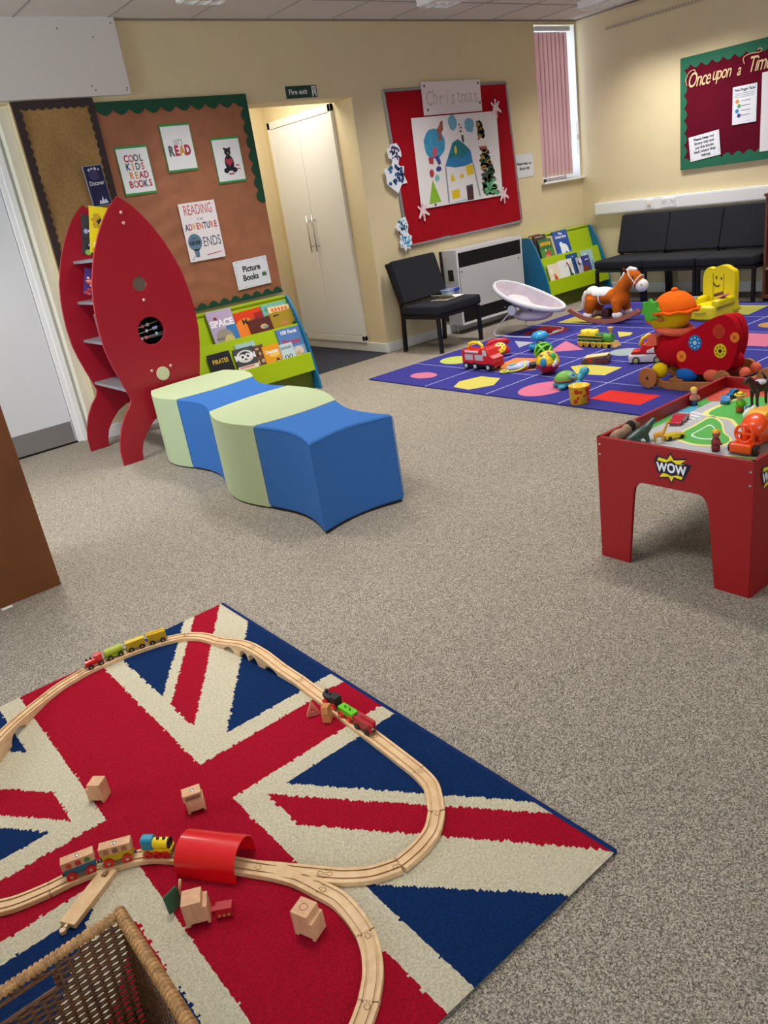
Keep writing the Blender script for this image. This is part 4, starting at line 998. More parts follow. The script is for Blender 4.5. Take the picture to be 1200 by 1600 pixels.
# blue play rug
BX0, BX1, BY0, BY1 = 3.655, 6.86, 1.83, 4.95
bz = .010
br = MB().bx(BX0, BX1, BY0, BY1, 0, bz).build('rug', M('#3a3886', .95, .4, 700, .14, 120), bevel=.003)
tag(br, 'large indigo play rug with coloured shapes in a pale grid', 'rug')
def pat(cols):
    b = MB(); ms = []
    for i, (c_, pts) in enumerate(cols):
        m = M(c_, .95, .4, 700, .08, 120)
        if m not in ms: ms.append(m)
        b.prism(pts, bz-.001, bz+.0006, 'XY', ms.index(m))
    b.build('woven_shapes', ms, br)
pat([('#c4718c', el(3.89, 4.55, .085, .125, 28)), ('#c9be5c', [(3.715, 4.037), (3.847, 4.11), (4.017, 4.053), (4.02, 3.865), (3.855, 3.776), (3.699, 3.867)]),
     ('#d0708e', el(3.90, 3.37, .185, .15, 30)), ('#d2322c', [(3.815, 2.93), (4.02, 2.93), (4.022, 2.575), (3.805, 2.575)]),
     ('#b8bf5a', el(4.37, 4.66, .135, .16, 28)), ('#d0804e', [(4.19, 4.15), (4.56, 4.20), (4.60, 3.98), (4.30, 3.775), (4.20, 3.88)]),
     ('#c9be5c', [(4.316, 3.187), (4.534, 3.20), (4.54, 3.51), (4.45, 3.575), (4.29, 3.40)]),
     ('#a2a4b0', [(5.065, 4.66), (5.055, 4.44), (4.863, 4.43)]), ('#c4718c', [(4.78, 4.06), (5.16, 4.18), (4.93, 3.82)]), ('#9aa6a8', el(4.94, 3.44, .12, .13, 26)),
     ('#9c2c30', [(5.30, 4.79), (5.67, 4.83), (5.62, 4.50), (5.47, 4.44), (5.30, 4.50)]), ('#c9be5c', [(5.37, 3.81), (5.555, 3.954), (5.545, 3.80), (5.45, 3.76)]),
     ('#b8ac54', [(5.80, 4.79), (6.17, 4.80), (6.1, 4.5), (5.80, 4.40)]), ('#c46c88', [(5.30, 2.93), (5.67, 2.93), (5.67, 2.58), (5.30, 2.58)]),
     ('#b08450', el(5.98, 2.86, .11, .11, 24)), ('#a8a452', [(6.32, 3.57), (6.69, 3.57), (6.70, 3.25), (6.31, 3.23)]), ('#c4718c', [(4.80, 2.9), (5.1, 2.9), (4.95, 2.6)]),
     ('#c9be5c', [(4.3, 2.45), (4.55, 2.3), (4.4, 2.05)]), ('#b8ac54', el(5.45, 2.1, .15, .17)), ('#c4718c', [(5.85, 2.3), (6.15, 2.3), (6.15, 2.0), (5.85, 2.0)])])
gl = MB()
for k in range(6):
    x = 4.165+k*.519; gl.bx(x-.004, x+.004, BY0, BY1, bz-.001, bz+.0004)
for k in range(5):
    y = 4.275-k*.613; gl.bx(BX0, BX1, y-.005, y+.005, bz-.001, bz+.0005)
gl.build('grid_lines', M('#9c9cc8', .95), br)

# ================================================================== TRAIN TRACK
TZ = RZ+.0125
def track(label, pts, arches=(), conn=True, ramp=False, n=10):
    sp = spline(pts, 26 if arches else n); t = thing('track_piece', label, 'train track', (sp[0].x, sp[0].y, RZ), 0, None)
    o0 = Vector((sp[0].x, sp[0].y, RZ))
    w_ = .020; gi, go, gd = .0075, .0125, .003
    b = MB(); rings = []; L = [0]
    for i in range(1, len(sp)): L.append(L[-1]+(sp[i]-sp[i-1]).length)
    for i, p in enumerate(sp):
        d = sp[min(i+1, len(sp)-1)]-sp[max(i-1, 0)]; d.z = 0; d.normalize(); nn = Vector((-d.y, d.x, 0))
        top = p.z; bot = RZ+.0002
        for (c_, r_) in arches:
            q = L[i]/L[-1]-c_
            if abs(q) < r_: bot = max(bot, RZ+min((top-RZ)*.66, .030)*math.sqrt(1-(q/r_)**2))
        pr = [(-w_, bot), (-w_, top-.001), (-w_+.001, top), (-go, top), (-go, top-gd), (-gi, top-gd), (-gi, top), (gi, top), (gi, top-gd), (go, top-gd), (go, top), (w_-.001, top), (w_, top-.001), (w_, bot)]
        rings.append([b.bm.verts.new(Vector((p.x, p.y, 0))+nn*u+Vector((0, 0, z))-o0) for u, z in pr])
    m = len(rings[0])
    for A, B in zip(rings, rings[1:]):
        for k in range(m):
            k2 = (k+1) % m
            b.bm.faces.new([A[k], A[k2], B[k2], B[k]]).material_index = 1 if k in (3, 5, 7, 9) else 0
    b.bm.faces.new(rings[0]); b.bm.faces.new(list(reversed(rings[-1])))
    body = b.build('rail_bed', [TRACKW, TRACKD], t)
    if conn:
        p = sp[-1]; d = (sp[-1]-sp[-2]); a = atan2(d.y, d.x)
        b = MB(); zt = p.z+.0004-RZ
        base = Vector((p.x, p.y, RZ))-o0
        ring = [(.0115+.0055*cos(k*2*pi/16), .0055*sin(k*2*pi/16), zt) for k in range(-6, 7)]
        m4 = Matrix.Translation(base) @ Matrix.Rotation(a, 4, 'Z')
        b.tube([m4 @ Vector(q) for q in ring], .0006, 4)
        b.tube([m4 @ Vector((-.001, -.0022, zt)), m4 @ Vector((.0075, -.0022, zt))], .0005, 4)
        b.tube([m4 @ Vector((-.001, .0022, zt)), m4 @ Vector((.0075, .0022, zt))], .0005, 4)
        b.tube([m4 @ Vector((.0002, -.020, zt-.002)), m4 @ Vector((.0002, .020, zt-.002))], .0007, 4)
        b.build('connector_outline', M('#7a5634', .8), t)
    return t
z = TZ
track('wooden bridge ramp with an arch cut off at the left edge of the photo', [(-.02, 2.10, .066), (.07, 2.185, .066), (.16, 2.28, .058), (.235, 2.365, .038), (.317, 2.431, z)], arches=((.63, .10), (.2, .12)))
track('short curved track piece next after the left bridge ramp', [(.317, 2.431, z), (.38, 2.460, z), (.447, 2.476, z)])
track('straight-looking track piece carrying the red engine and green tanker', [(.447, 2.476, z), (.50, 2.481, z), (.60, 2.473, z), (.671, 2.459, z)])
track('track piece carrying the two yellow wagons at the back of the loop', [(.671, 2.459, z), (.74, 2.437, z), (.804, 2.403, z)])
track('short curved track piece at the far corner between the yellow wagons and the arched bridge', [(.804, 2.403, z), (.845, 2.345, z), (.868, 2.27, z)])
track('wooden bridge ramp rising with two small arches at the far corner of the loop', [(.868, 2.27, z), (.880, 2.21, .036), (.892, 2.14, .052), (.899, 2.08, .058)], arches=((.42, .15), (.86, .12)))
track('wooden bridge ramp falling towards the black engine with one arch', [(.899, 2.08, .058), (.906, 2.01, .052), (.914, 1.93, .034), (.921, 1.84, z)], arches=((.10, .11), (.50, .14)))
track('long straight track piece under the black, green and red train', [(.921, 1.84, z), (.914, 1.65, z), (.906, 1.455, z)])
track('straight track piece leading from the red wagon into the right-hand curve', [(.906, 1.455, z), (.902, 1.36, z), (.897, 1.262, z)])
track('curved track piece at the outer right end of the loop', [(.897, 1.262, z), (.882, 1.195, z), (.835, 1.126, z)])
track('curved track piece between the right-hand end and the switch', [(.835, 1.126, z), (.79, 1.092, z), (.735, 1.076, z), (.676, 1.073, z)])
track('curved track piece joining the upper branch of the switch', [(.676, 1.073, z), (.62, 1.098, z), (.575, 1.137, z), (.547, 1.172, z)])
sw = track('Y-shaped track switch just after the red tunnel, its two branches parting', [(.447, 1.305, z), (.48, 1.262, z), (.515, 1.215, z), (.547, 1.172, z)])
b2 = track('x', [(.447, 1.305, z+.0003), (.474, 1.262, z+.0003), (.500, 1.21, z+.0003), (.517, 1.150, z+.0003)])
for c_ in list(b2.children):
    c_.parent = sw
    if c_.name.startswith('rail_bed'): c_.name = 'branch_bed'
bpy.data.objects.remove(b2)
track('curved track piece leaving the lower branch of the switch', [(.517, 1.150, z), (.5295, 1.10, z), (.528, 1.045, z), (.520, .995, z)])
track('long curved track piece bending left towards the bottom of the photo', [(.520, .995, z), (.503, .955, z), (.475, .915, z), (.437, .880, z)])
track('curved track piece running out of the bottom of the photo', [(.437, .880, z), (.39, .852, z), (.33, .83, z), (.26, .825, z)])
track('track piece running through the red tunnel', [(.338, 1.475, z), (.375, 1.425, z), (.41, 1.365, z), (.447, 1.305, z)])
track('curved track piece under the blue and yellow engine', [(.222, 1.568, z), (.262, 1.548, z), (.303, 1.518, z), (.338, 1.475, z)])
track('curved track piece under the two cream-roofed coaches', [(.085, 1.610, z), (.13, 1.603, z), (.18, 1.588, z), (.222, 1.568, z)])
track('curved track piece leaving the left edge of the photo below the coaches', [(-.10, 1.72, z), (-.05, 1.672, z), (.01, 1.632, z), (.085, 1.610, z)], conn=False)
# loose piece
lt = thing('track_piece', 'loose flat wooden track piece lying off the loop above the wicker basket', 'train track', (.147, 1.52, RZ), atan2(1.56-1.485, .205-.085))
MB().prism([(-.075, -.02), (.072, -.02), (.072, -.004), (.062, -.004), (.058, -.008), (.050, -.008), (.046, -.004), (.046, .004), (.050, .008), (.058, .008), (.062, .004), (.072, .004), (.072, .02), (-.075, .02)], .0, .012).build('rail_bed', TRACKW, lt)
MB().bx(-.085, -.075, -.0035, .0035, .001, .010).cyl((-.090, 0, .001), (-.090, 0, .010), .0065).build('connector_peg', TRACKW, lt)
# red tunnel
tn = thing('tunnel', 'bright red plastic tunnel arching over the track', 'toy tunnel', (.397, 1.392, RZ), atan2(1.335-1.45, .435-.355))
out = [(-.05, 0), (-.05, .028)]+[(-.05*cos(a*pi/14), .028+.044*sin(a*pi/14)) for a in range(1, 14)]+[(.05, .028), (.05, 0)]
inn = [(.047, 0), (.047, .028)]+[(.047*cos(a*pi/14), .028+.041*sin(a*pi/14)) for a in range(1, 14)]+[(-.047, .028), (-.047, 0)]
MB().prism(out+inn, -.075, .075, 'YZ').build('shell', M('#d20c14', .3, coat=.3), tn, bevel=.0006)

# trains
def wheels(t, xs, r, col, hub, y=.0135, zc=None):
    for x_ in xs:
        for s_ in (-1, 1):
            o = MB().cyl((x_, s_*y-.003, r), (x_, s_*y+.003, r), r, seg=18).build('wheel', col, t)
            MB().ell((x_, s_*(y+.003), r), (r*.38, .0015, r*.38), seg=10, rings=6).build('hub', hub, o)
HEADZ = TZ
def car(name, label, x, y, ang, dz=0): return thing(name, label, 'toy train', (x, y, HEADZ-.003+dz), ang)
BW_, GOLDH = M('#17171a', .5), M('#a88a3c', .4, metal=.3)
def mags(t, L):
    for s_ in (-1, 1): MB().cyl((s_*(L-.001), 0, .0135), (s_*(L+.004), 0, .0135), .0035, seg=10).build('coupling', M('#3a3a3c', .3, metal=.5), t)
# back train
a0 = atan2(2.481-2.462, .6-.45)*0
t = car('toy_engine', 'small red wooden engine at the head of the train on the back track', .505, 2.479, .0)
MB().bx(-.028, .030, -.009, .009, .012, .017).cyl((-.028, 0, .024), (.008, 0, .024), .0095, seg=18).build('boiler', TOYRED, t)
MB().bx(.008, .030, -.011, .011, .016, .040).prism([(-.012, .040), (.012, .040), (0, .046)], .006, .032, 'YZ').build('cab', TOYRED, t, bevel=.002)
for x_ in (-.020, -.006): MB().cyl((x_, 0, .032), (x_, 0, .040), .003, seg=10).build('funnel', BW_, t)
wheels(t, (-.015, .020), .0095, BW_, GOLDH); mags(t, .030)
t = car('toy_wagon', 'lime green wooden tank wagon behind the red engine', .577, 2.478, -.06)
MB().bx(-.031, .031, -.010, .010, .010, .017).cyl((-.031, 0, .028), (.031, 0, .028), .0135, seg=20).build('tank', M('#98a80c', .4), t, smooth=False)
wheels(t, (-.018, .018), .0095, BW_, GOLDH); mags(t, .031)
for lb, x_, y_, an in (('mustard yellow wooden wagon directly behind the green tanker', .651, 2.466, -.20), ('mustard yellow wooden wagon with a grooved roof, last of the back train', .722, 2.445, -.33)):
    t = car('toy_wagon', lb, x_, y_, an)
    MB().bx(-.032, .032, -.012, .012, .012, .038).build('body', M('#b8940a', .4), t, bevel=.001)
    if 'groov' in lb: MB().bx(-.032, .032, -.012, -.002, .038, .042).bx(-.032, .032, .002, .012, .038, .042).build('roof_rail', M('#c8a010', .4), t)
    else: MB().prism([(-.012, .038), (.012, .038), (0, .043)], -.032, .032, 'YZ').build('roof', M('#c8a818', .4), t)
    wheels(t, (-.018, .018), .0095, BW_, GOLDH); mags(t, .032)
# right train: heading +y (up the picture)
a1 = radians(92)
t = car('toy_engine', 'black wooden engine leading the train on the right-hand straight', .915, 1.648, a1)
MB().bx(-.032, .030, -.010, .010, .012, .018).cyl((-.005, 0, .027), (.032, 0, .027), .011, seg=18).build('boiler', BW_, t)
MB().bx(-.032, -.004, -.012, .012, .018, .044).build('cab', BW_, t, bevel=.003)
MB().cyl((.022, 0, .036), (.022, 0, .046), .005, seg=12).cyl((.006, 0, .036), (.006, 0, .042), .004, seg=12).build('funnel', BW_, t)
wheels(t, (-.018, .018), .0105, TOYRED, M('#c8a060', .4), .0145); mags(t, .032)
t = car('toy_wagon', 'bright green flat wooden wagon with two pegs behind the black engine', .911, 1.566, a1)
MB().bx(-.032, .032, -.012, .012, .014, .032).build('body', M('#5cb814', .4), t, bevel=.001)
for x_ in (-.010, .010): MB().cyl((x_, 0, .032), (x_, 0, .038), .0028, seg=10).build('peg', M('#3c7a14', .4), t)
wheels(t, (-.018, .018), .0105, TOYRED, M('#c8a060', .4), .0145); mags(t, .032)
t = car('toy_wagon', 'dark red open-topped wooden wagon at the tail of the right-hand train', .908, 1.488, a1)
MB().prism([(-.012, .012), (.012, .012), (.013, .040), (.009, .040), (.004, .030), (-.004, .030), (-.009, .040), (-.013, .040)], -.035, .035, 'YZ').build('body', M('#a80c18', .35), t, bevel=.001)
MB().cyl((-.0365, 0, .022), (-.034, 0, .022), .006, seg=14).build('magnet', CHROME, t)
wheels(t, (-.020, .020), .0095, BW_, BW_, .013); mags(t, .035)
# left train
def coach(lb, x_, y_, an, low, spots):
    t = car('toy_wagon', lb, x_, y_, an)
    MB().bx(-.036, .036, -.0125, .0125, .032, .052).build('roof_block', BEECH, t, bevel=.0008)
    MB().bx(-.034, .034, -.011, .011, .012, .032).build('side_panel', M(low, .4), t, bevel=.0008)
    MB().ell((0, 0, .0525), (.0055, .0055, .0016), seg=14, rings=6).build('roof_button', CHROME, t, smooth=True)
    for k, c_ in enumerate(spots):
        MB().prism([(-.026+k*.02, .035), (-.014+k*.02, .035), (-.014+k*.02, .045), (-.020+k*.02, .049), (-.026+k*.02, .045)], -.0131, -.0125, 'XZ').build('painted_window', M(c_, .5), t)
    wheels(t, (-.021, .021), .0115, TOYRED, CHROME, .0145); mags(t, .037)
coach('cream-roofed wooden coach with a blue lower side, last of the left train', .158, 1.597, -.30, '#1c6a8c', ('#c84030', '#b02c28', '#3c7a3c'))
coach('cream-roofed wooden coach with a yellow lower side behind the blue and yellow engine', .236, 1.566, -.47, '#c8a818', ('#a86a4a', '#8a5a44', '#a86a4a'))
t = car('toy_engine', 'blue and yellow wooden engine about to enter the red tunnel', .312, 1.510, -.82)
MB().bx(-.036, .036, -.012, .012, .017, .024).build('chassis', TOYYEL, t, bevel=.0008)
MB().cyl((-.006, 0, .034), (.030, 0, .034), .0125, seg=22).build('boiler', TOYYEL, t)
MB().prism([(-.0135, .022), (.0135, .022), (.0135, .046), (.009, .052), (-.009, .052), (-.0135, .046)], -.034, -.006, 'YZ').build('cab', M('#1884a0', .35), t, bevel=.003)
MB().cyl((.030, 0, .034), (.034, 0, .034), .0125, seg=20).build('smokebox', BW_, t)
for x_ in (.006, .021): MB().ell((x_, 0, .047), (.004, .004, .005), seg=10, rings=6).build('dome', BW_, t)
MB().cyl((.034, -.006, .022), (.038, -.006, .022), .003).cyl((.034, .006, .022), (.038, .006, .022), .003).bx(.030, .034, -.013, .013, .014, .026).build('buffer_beam', TOYYEL, t)
wheels(t, (-.022, 0, .022), .0105, TOYRED, M('#7a1414', .4), .0145); mags(t, .038)

# stepped wooden blocks
def sblock(label, x_, y_, an, kind=0):
    t = thing('wooden_block', label, 'wooden block', (x_, y_, RZ), an)
    pr = [(-.022, 0), (-.014, 0), (-.014, .006), (.016, .006), (.016, 0), (.022, 0), (.022, .042), (.014, .042), (.014, .056), (-.022, .056)]
    if kind == 1: pr = [(-.022, 0), (-.016, 0), (-.016, .006), (.016, .006), (.016, 0), (.022, 0), (.022, .036), (-.022, .036)]
    MB().prism(pr, -.018, .018, 'XZ').build('block', BEECH, t, bevel=.0012)
    if kind == 1:
        o = MB().bx(-.026, .020, -.016, .016, .036, .056).build('head', BEECH, t, bevel=.001)
        MB().ell((0, 0, .0565), (.005, .005, .0014), seg=12, rings=6).build('button', CHROME, o, smooth=True)
        MB().prism([(-.02, .040), (.016, .040), (.016, .051), (-.02, .051)], -.0166, -.016, 'XZ').build('painted_window', M('#8a5a48', .6), o)
    return t
sblock('plain stepped wooden block alone on the red stripe at the left', .282, 1.828, 2.3)
sblock('wooden block with a silver button on its overhanging head', .446, 1.592, -.35, 1)
t = sblock('plain stepped wooden block with green painted boards behind it', .300, 1.288, -.5)
t.scale = (1.15, 1.15, 1.1)
t = sblock('stepped wooden block with a face mark on top beside the lower curve', .450, 1.088, -1.2); t.scale = (1.12, 1.12, 1.12)
MB().tube([(.008*cos(a*pi/8)-.004, .007*sin(a*pi/8), .0562) for a in range(16)], .0006, 4, closed=True).build('face_mark', M('#9a6a48', .7), t)
t = thing('toy_fence', 'small dark green painted wooden panel leaning against the stepped block', 'toy fence', (.272, 1.345, RZ), .5)
MB().box((0, 0, .028), (.040, .006, .040), rot=(-.3, .2, 0)).build('panel', M('#24563c', .5), t, bevel=.001)
MB().cyl((.018, .004, .0), (.024, -.012, .064), .0028).build('post', BEECH, t, smooth=True)
t = thing('toy_building_block', 'small red house block lying beside the stepped block', 'wooden block', (.345, 1.256, RZ), -.6)
MB().box((0, 0, .012), (.036, .022, .024)).build('block', M('#b01820', .5), t, bevel=.001)
for k in range(3): MB().bx(-.013+k*.010, -.008+k*.010, -.0115, -.011, .004, .010).build('painted_window', M('#c88a50', .6), t)
MB().bx(-.045, -.016, .005, .017, .0, .006).build('roof_strip', M('#c01c24', .4), t)
for lb, x_, y_, an, c_ in (('pale pink triangular wooden arch piece under the long straight', .858, 1.672, -.5, '#c46a58'), ('orange wooden pillar block propping beside the long straight', .872, 1.618, .7, '#c4824a')):
    t = thing('wooden_block', lb, 'wooden block', (x_, y_, RZ), an)
    if 'tri' in lb: MB().prism([(-.02, 0), (.02, 0), (0, .045)], -.008, .008, 'XZ', holes=[[(-.010, .006), (.010, .006), (0, .028)]]).build('block', M(c_, .5), t, bevel=.0008)
    else: MB().bx(-.014, .014, -.012, .012, 0, .026).box((0, 0, .038), (.034, .020, .022), rot=(0, .25, 0)).build('block', M(c_, .5), t, bevel=.001)

# ================================================================== WICKER BASKET
bk = thing('wicker_basket', 'open woven wicker basket with wrapped rim and hand holes at the lower left corner', 'basket', (-.055, .92, RZ))
BWD, BDP, BH = .196, .205, .288     # half width, half depth, rim height
WK, WKD = M('#633b18', .45, .3, 300, .35, 60), M('#5a3618', .5, .3, 300, .3, 60)
random.seed(9)
def wall_pts(side, u, z, off):
    s_ = .86+.14*(z/BH)
    if side == 0: return Vector((u*BWD*s_, BDP*s_+off, z))
    if side == 1: return Vector((BWD*s_+off, u*BDP*s_, z))
    if side == 2: return Vector((u*BWD*s_, -BDP*s_-off, z))
    return Vector((-BWD*s_-off, u*BDP*s_, z))
for side in range(4):
    b = MB(); ns = 21; pitch = .0060; rows = int((BH-.02)/pitch)
    for r_ in range(rows):
        z_ = .008+r_*pitch; n = ns*3; ph = pi*(r_ % 2)
        seg_ = []; spans = [(-1, 1)]
        if side in (0, 2) and .230 < z_ < .262: spans = [(-1, -.40), (.37, 1)]
        for (u0, u1) in spans:
            k0 = int((u0+1)/2*n); k1 = int((u1+1)/2*n)
            pts = [wall_pts(side, -1+2*k/n, z_+random.uniform(-.0005, .0005), .0030*sin(k*pi/3+ph)) for k in range(k0, k1+1)]
            b.tube(pts, .0030, 5)
    b.build('woven_side', WK, bk, smooth=True)
    b = MB()
    for k in range(ns+1):
        u = -1+2*k/ns
        if side in (0, 2) and -.42 < u < .37:
            b.tube([wall_pts(side, u, .0, 0), wall_pts(side, u, .230, 0)], .0026, 5); b.tube([wall_pts(side, u, .264, 0), wall_pts(side, u, BH, 0)], .0026, 5)
        else: b.tube([wall_pts(side, u, 0, 0), wall_pts(side, u, BH, 0)], .0026, 5)
    b.build('stakes', WKD, bk, smooth=True)
    # wrapped rim
    n = 46
    pts = []; rr = []
    for k in range(n*4+1):
        u = -1+2*k/(n*4); pts.append(wall_pts(side, u*1.03, BH-.004, 0)); rr.append(.0082+.0036*abs(sin(pi*k/4))**.6)
    if side % 2 == 0: rr = [q*.78 for q in rr]
    MB().tube(pts, rr, 10, flat=1.25).build('rim', M('#b98a55', .35, .2, 200, .4, 60), bk, smooth=True)
    if side in (0, 2):
        hp = [wall_pts(side, u, z_, 0) for u, z_ in ((-.42, .234), (-.42, .260), (-.39, .2635), (.37, .2635), (.39, .260), (.39, .234), (.37, .2305), (-.39, .2305))]
        MB().tube(hp, .004, 6, closed=True).build('handle_binding', WK, bk, smooth=True)
b = MB()
for k in range(46):
    y_ = -BDP*.85+BDP*1.7*k/45
    b.tube([(-BWD*.85+BWD*1.7*j/30, y_, .006+.003*sin(j*pi/2+pi*(k % 2))) for j in range(31)], .0032, 5)
b.build('woven_base', WKD, bk, smooth=True)
# ================================================================== TOYS ON THE INDIGO RUG
FZ = bz+.0006
PLUSH = M('#c8641c', .95, .5, 500, .15, 60); FUR = M('#ece8e4', .95, .9, 160, .10, 60)
def arc(cx, cz, r, a0, a1, n=16): return [(cx+r*cos(a0+(a1-a0)*k/n), cz+r*sin(a0+(a1-a0)*k/n)) for k in range(n+1)]
# rocking horse
t = thing('rocking_horse', 'brown plush rocking horse with white muzzle, mane and saddle on wooden rockers', 'rocking horse', (5.93, 4.30, FZ), radians(-88))
z0 = .035
b = MB()
b.ell((-.02, 0, .185+z0), (.20, .085, .068)).ell((.115, 0, .17+z0), (.085, .08, .095)).ell((-.14, 0, .175+z0), (.095, .085, .085))
b.tube([(.10, 0, .19+z0), (.15, 0, .27+z0), (.20, 0, .33+z0)], [.075, .062, .055], 14)
b.ell((.245, 0, .345+z0), (.085, .062, .066), rot=(0, .35, 0)).ell((.29, 0, .30+z0), (.07, .054, .055), rot=(0, .6, 0))
for s_ in (-1, 1):
    b.tube([(.11, s_*.05, .16+z0), (.125, s_*.072, .09+z0), (.13, s_*.075, .05+z0)], [.055, .043, .036], 12)
    b.tube([(-.14, s_*.05, .17+z0), (-.15, s_*.072, .10+z0), (-.17, s_*.075, .045+z0)], [.065, .052, .036], 12)
body = b.build('body', PLUSH, t, remesh=.009)
MB().ell((.325, 0, .275+z0), (.062, .057, .055), rot=(0, .6, 0)).build('muzzle', FUR, t, remesh=.007)
b = MB()
for k in range(9):
    a = k/8; b.ell((.225-.155*a-.02*sin(a*3), random.uniform(-.008, .008), .405-.20*a+z0+.01*sin(k)), (.03, .022, .032))
b.ell((.25, 0, .405+z0), (.04, .028, .022))
b.build('mane', FUR, t, remesh=.006)
MB().ell((-.235, 0, .20+z0), (.032, .03, .04)).ell((-.26, 0, .15+z0), (.028, .026, .055)).ell((-.275, 0, .095+z0), (.024, .024, .04)).build('tail', FUR, t, remesh=.006)
MB().ell((-.055, 0, .200+z0), (.135, .092, .066), zmin=-.1).ell((-.165, 0, .225+z0), (.055, .075, .05)).build('saddle', FUR, t, remesh=.007)
b = MB().tube([(-.05+.0*sin(a), .091*cos(a), .185+z0+.074*sin(a)) for a in [k*pi/12 for k in range(24)]], .007, 6, closed=True); b.build('girth_strap', FUR, t)
for s_ in (-1, 1):
    MB().ell((.13, s_*.08, .035+z0), (.052, .038, .034)).build('front_hoof', FUR, t, remesh=.006)
    MB().ell((-.175, s_*.08, .03+z0), (.052, .038, .032)).build('rear_hoof', FUR, t, remesh=.006)
    MB().ell((.195, s_*.045, .405+z0), (.014, .010, .030), rot=(s_*-.5, -.5, 0)).build('ear', M('#7a3a14', .9), t, smooth=True)
    MB().ell((.275, s_*.056, .35+z0), (.008, .005, .009)).build('eye', PLBLACK, t, smooth=True)
    MB().ell((.352, s_*.048, .285+z0), (.007, .004, .007)).build('nostril', M('#b87a5c'), t, smooth=True)
    rp = arc(-.0, .70, .70, radians(-90-32), radians(-90+32), 22)
    ins = arc(-.0, .70, .662, radians(-90+31), radians(-90-31), 22)
    MB().prism(rp+ins, s_*.105-.011, s_*.105+.011, 'XZ').build('rocker', M('#a86450', .5), t, bevel=.004)
def ringpts(c, r1, r2, tilt, n=20):
    out = []
    for k in range(n):
        a = 2*pi*k/n; v = Vector((0, r1*cos(a), r2*sin(a))); v.rotate(Euler((0, tilt, 0))); out.append(Vector(c)+v)
    return out
MB().tube(ringpts((.295, 0, .305+z0), .062, .064, .55), .0045, 6, closed=True).tube([(.30, .063, .30+z0), (.25, .066, .36+z0), (.215, .04, .41+z0)], .004, 6).tube([(.30, -.063, .30+z0), (.25, -.066, .36+z0), (.215, -.04, .41+z0)], .004, 6).build('bridle', FUR, t)
for x_ in (-.16, .13): MB().bx(x_-.02, x_+.02, -.10, .10, .038, .052).build('cross_bar', M('#a86450', .5), t)
MB().bx(-.055, .02, -.05, .05, .040, .11).build('support_block', M('#3a1414', .7), t, bevel=.01)

# plush ride-on rocker
t = thing('plush_ride_on', 'plush ride-on with yellow head, orange hat and red patched wings on wooden rockers', 'ride-on toy', (4.285, 2.36, FZ), radians(90))
REDP = M('#b00a1c', .95, .4, 500, .08, 90); YP = M('#e0c414', .9, .4, 400, .06, 90); OP = M('#ee6a14', .9, .4, 400, .08, 60)
CP = M('#e06a50', .9, .6, 200, .2, 120)
MB().ell((.32, 0, .425), (.135, .12, .105)).build('head', YP, t, remesh=.009)
MB().ell((.285, 0, .455), (.125, .125, .108), zmin=.05).lathe([(.0, .47), (.12, .462), (.145, .448), (.12, .452), (0, .455)], (.285, 0, 0)).ell((.285, 0, .568), (.02, .02, .014)).build('hat', OP, t, smooth=True)
MB().tube([(.285+.135*cos(a)+.004*cos(a*6), .135*sin(a), .452+.005*sin(a*9)) for a in [k*pi/24 for k in range(48)]], .010, 6, closed=True).build('hat_brim', OP, t, smooth=True)
lf = [(.0, -.06), (.03, -.045), (.055, -.05), (.05, -.02), (.075, .0), (.05, .02), (.05, .05), (.02, .045), (0, .065), (-.02, .045), (-.05, .045), (-.045, .01), (-.06, -.01), (-.035, -.03), (-.03, -.055)]
o = MB().prism([(x*1.05, y*1.05) for x, y in lf], -.012, .012).build('leaf', M('#4fae3c', .9), t, bevel=.008)
o.location = (.375, .112, .468); o.rotation_euler = (radians(90), 0, radians(172))
o = MB().prism([(-.05, -.014), (.05, -.014), (.06, .0), (.05, .014), (-.05, .014)], -.006, .006).build('hair_tuft', M('#a0622a', .9), t, bevel=.004)
o.location = (.335, .122, .428); o.rotation_euler = (radians(90), radians(15), radians(170))
MB().ell((.425, .045, .40), (.03, .012, .03)).build('cheek', OP, t, smooth=True)
MB().tube([(.285+.095*cos(a), .088*sin(a), .338+.012*cos(a)) for a in [k*pi/12 for k in range(24)]], .024, 10, closed=True).prism([(.36, .30), (.42, .31), (.43, .24), (.36, .25)], .02, .08, 'XZ').build('scarf', CP, t, smooth=False)
MB().ell((.22, 0, .22), (.205, .10, .125)).ell((.04, 0, .17), (.20, .085, .085)).build('body', REDP, t, remesh=.011)
wg = spline([(.20, .15, 0), (.215, .24, 0), (.13, .335, 0), (0, .42, 0), (-.09, .445, 0), (-.145, .40, 0), (-.165, .30, 0), (-.14, .19, 0), (-.09, .125, 0), (.05, .10, 0), (.16, .11, 0)], 5, True)
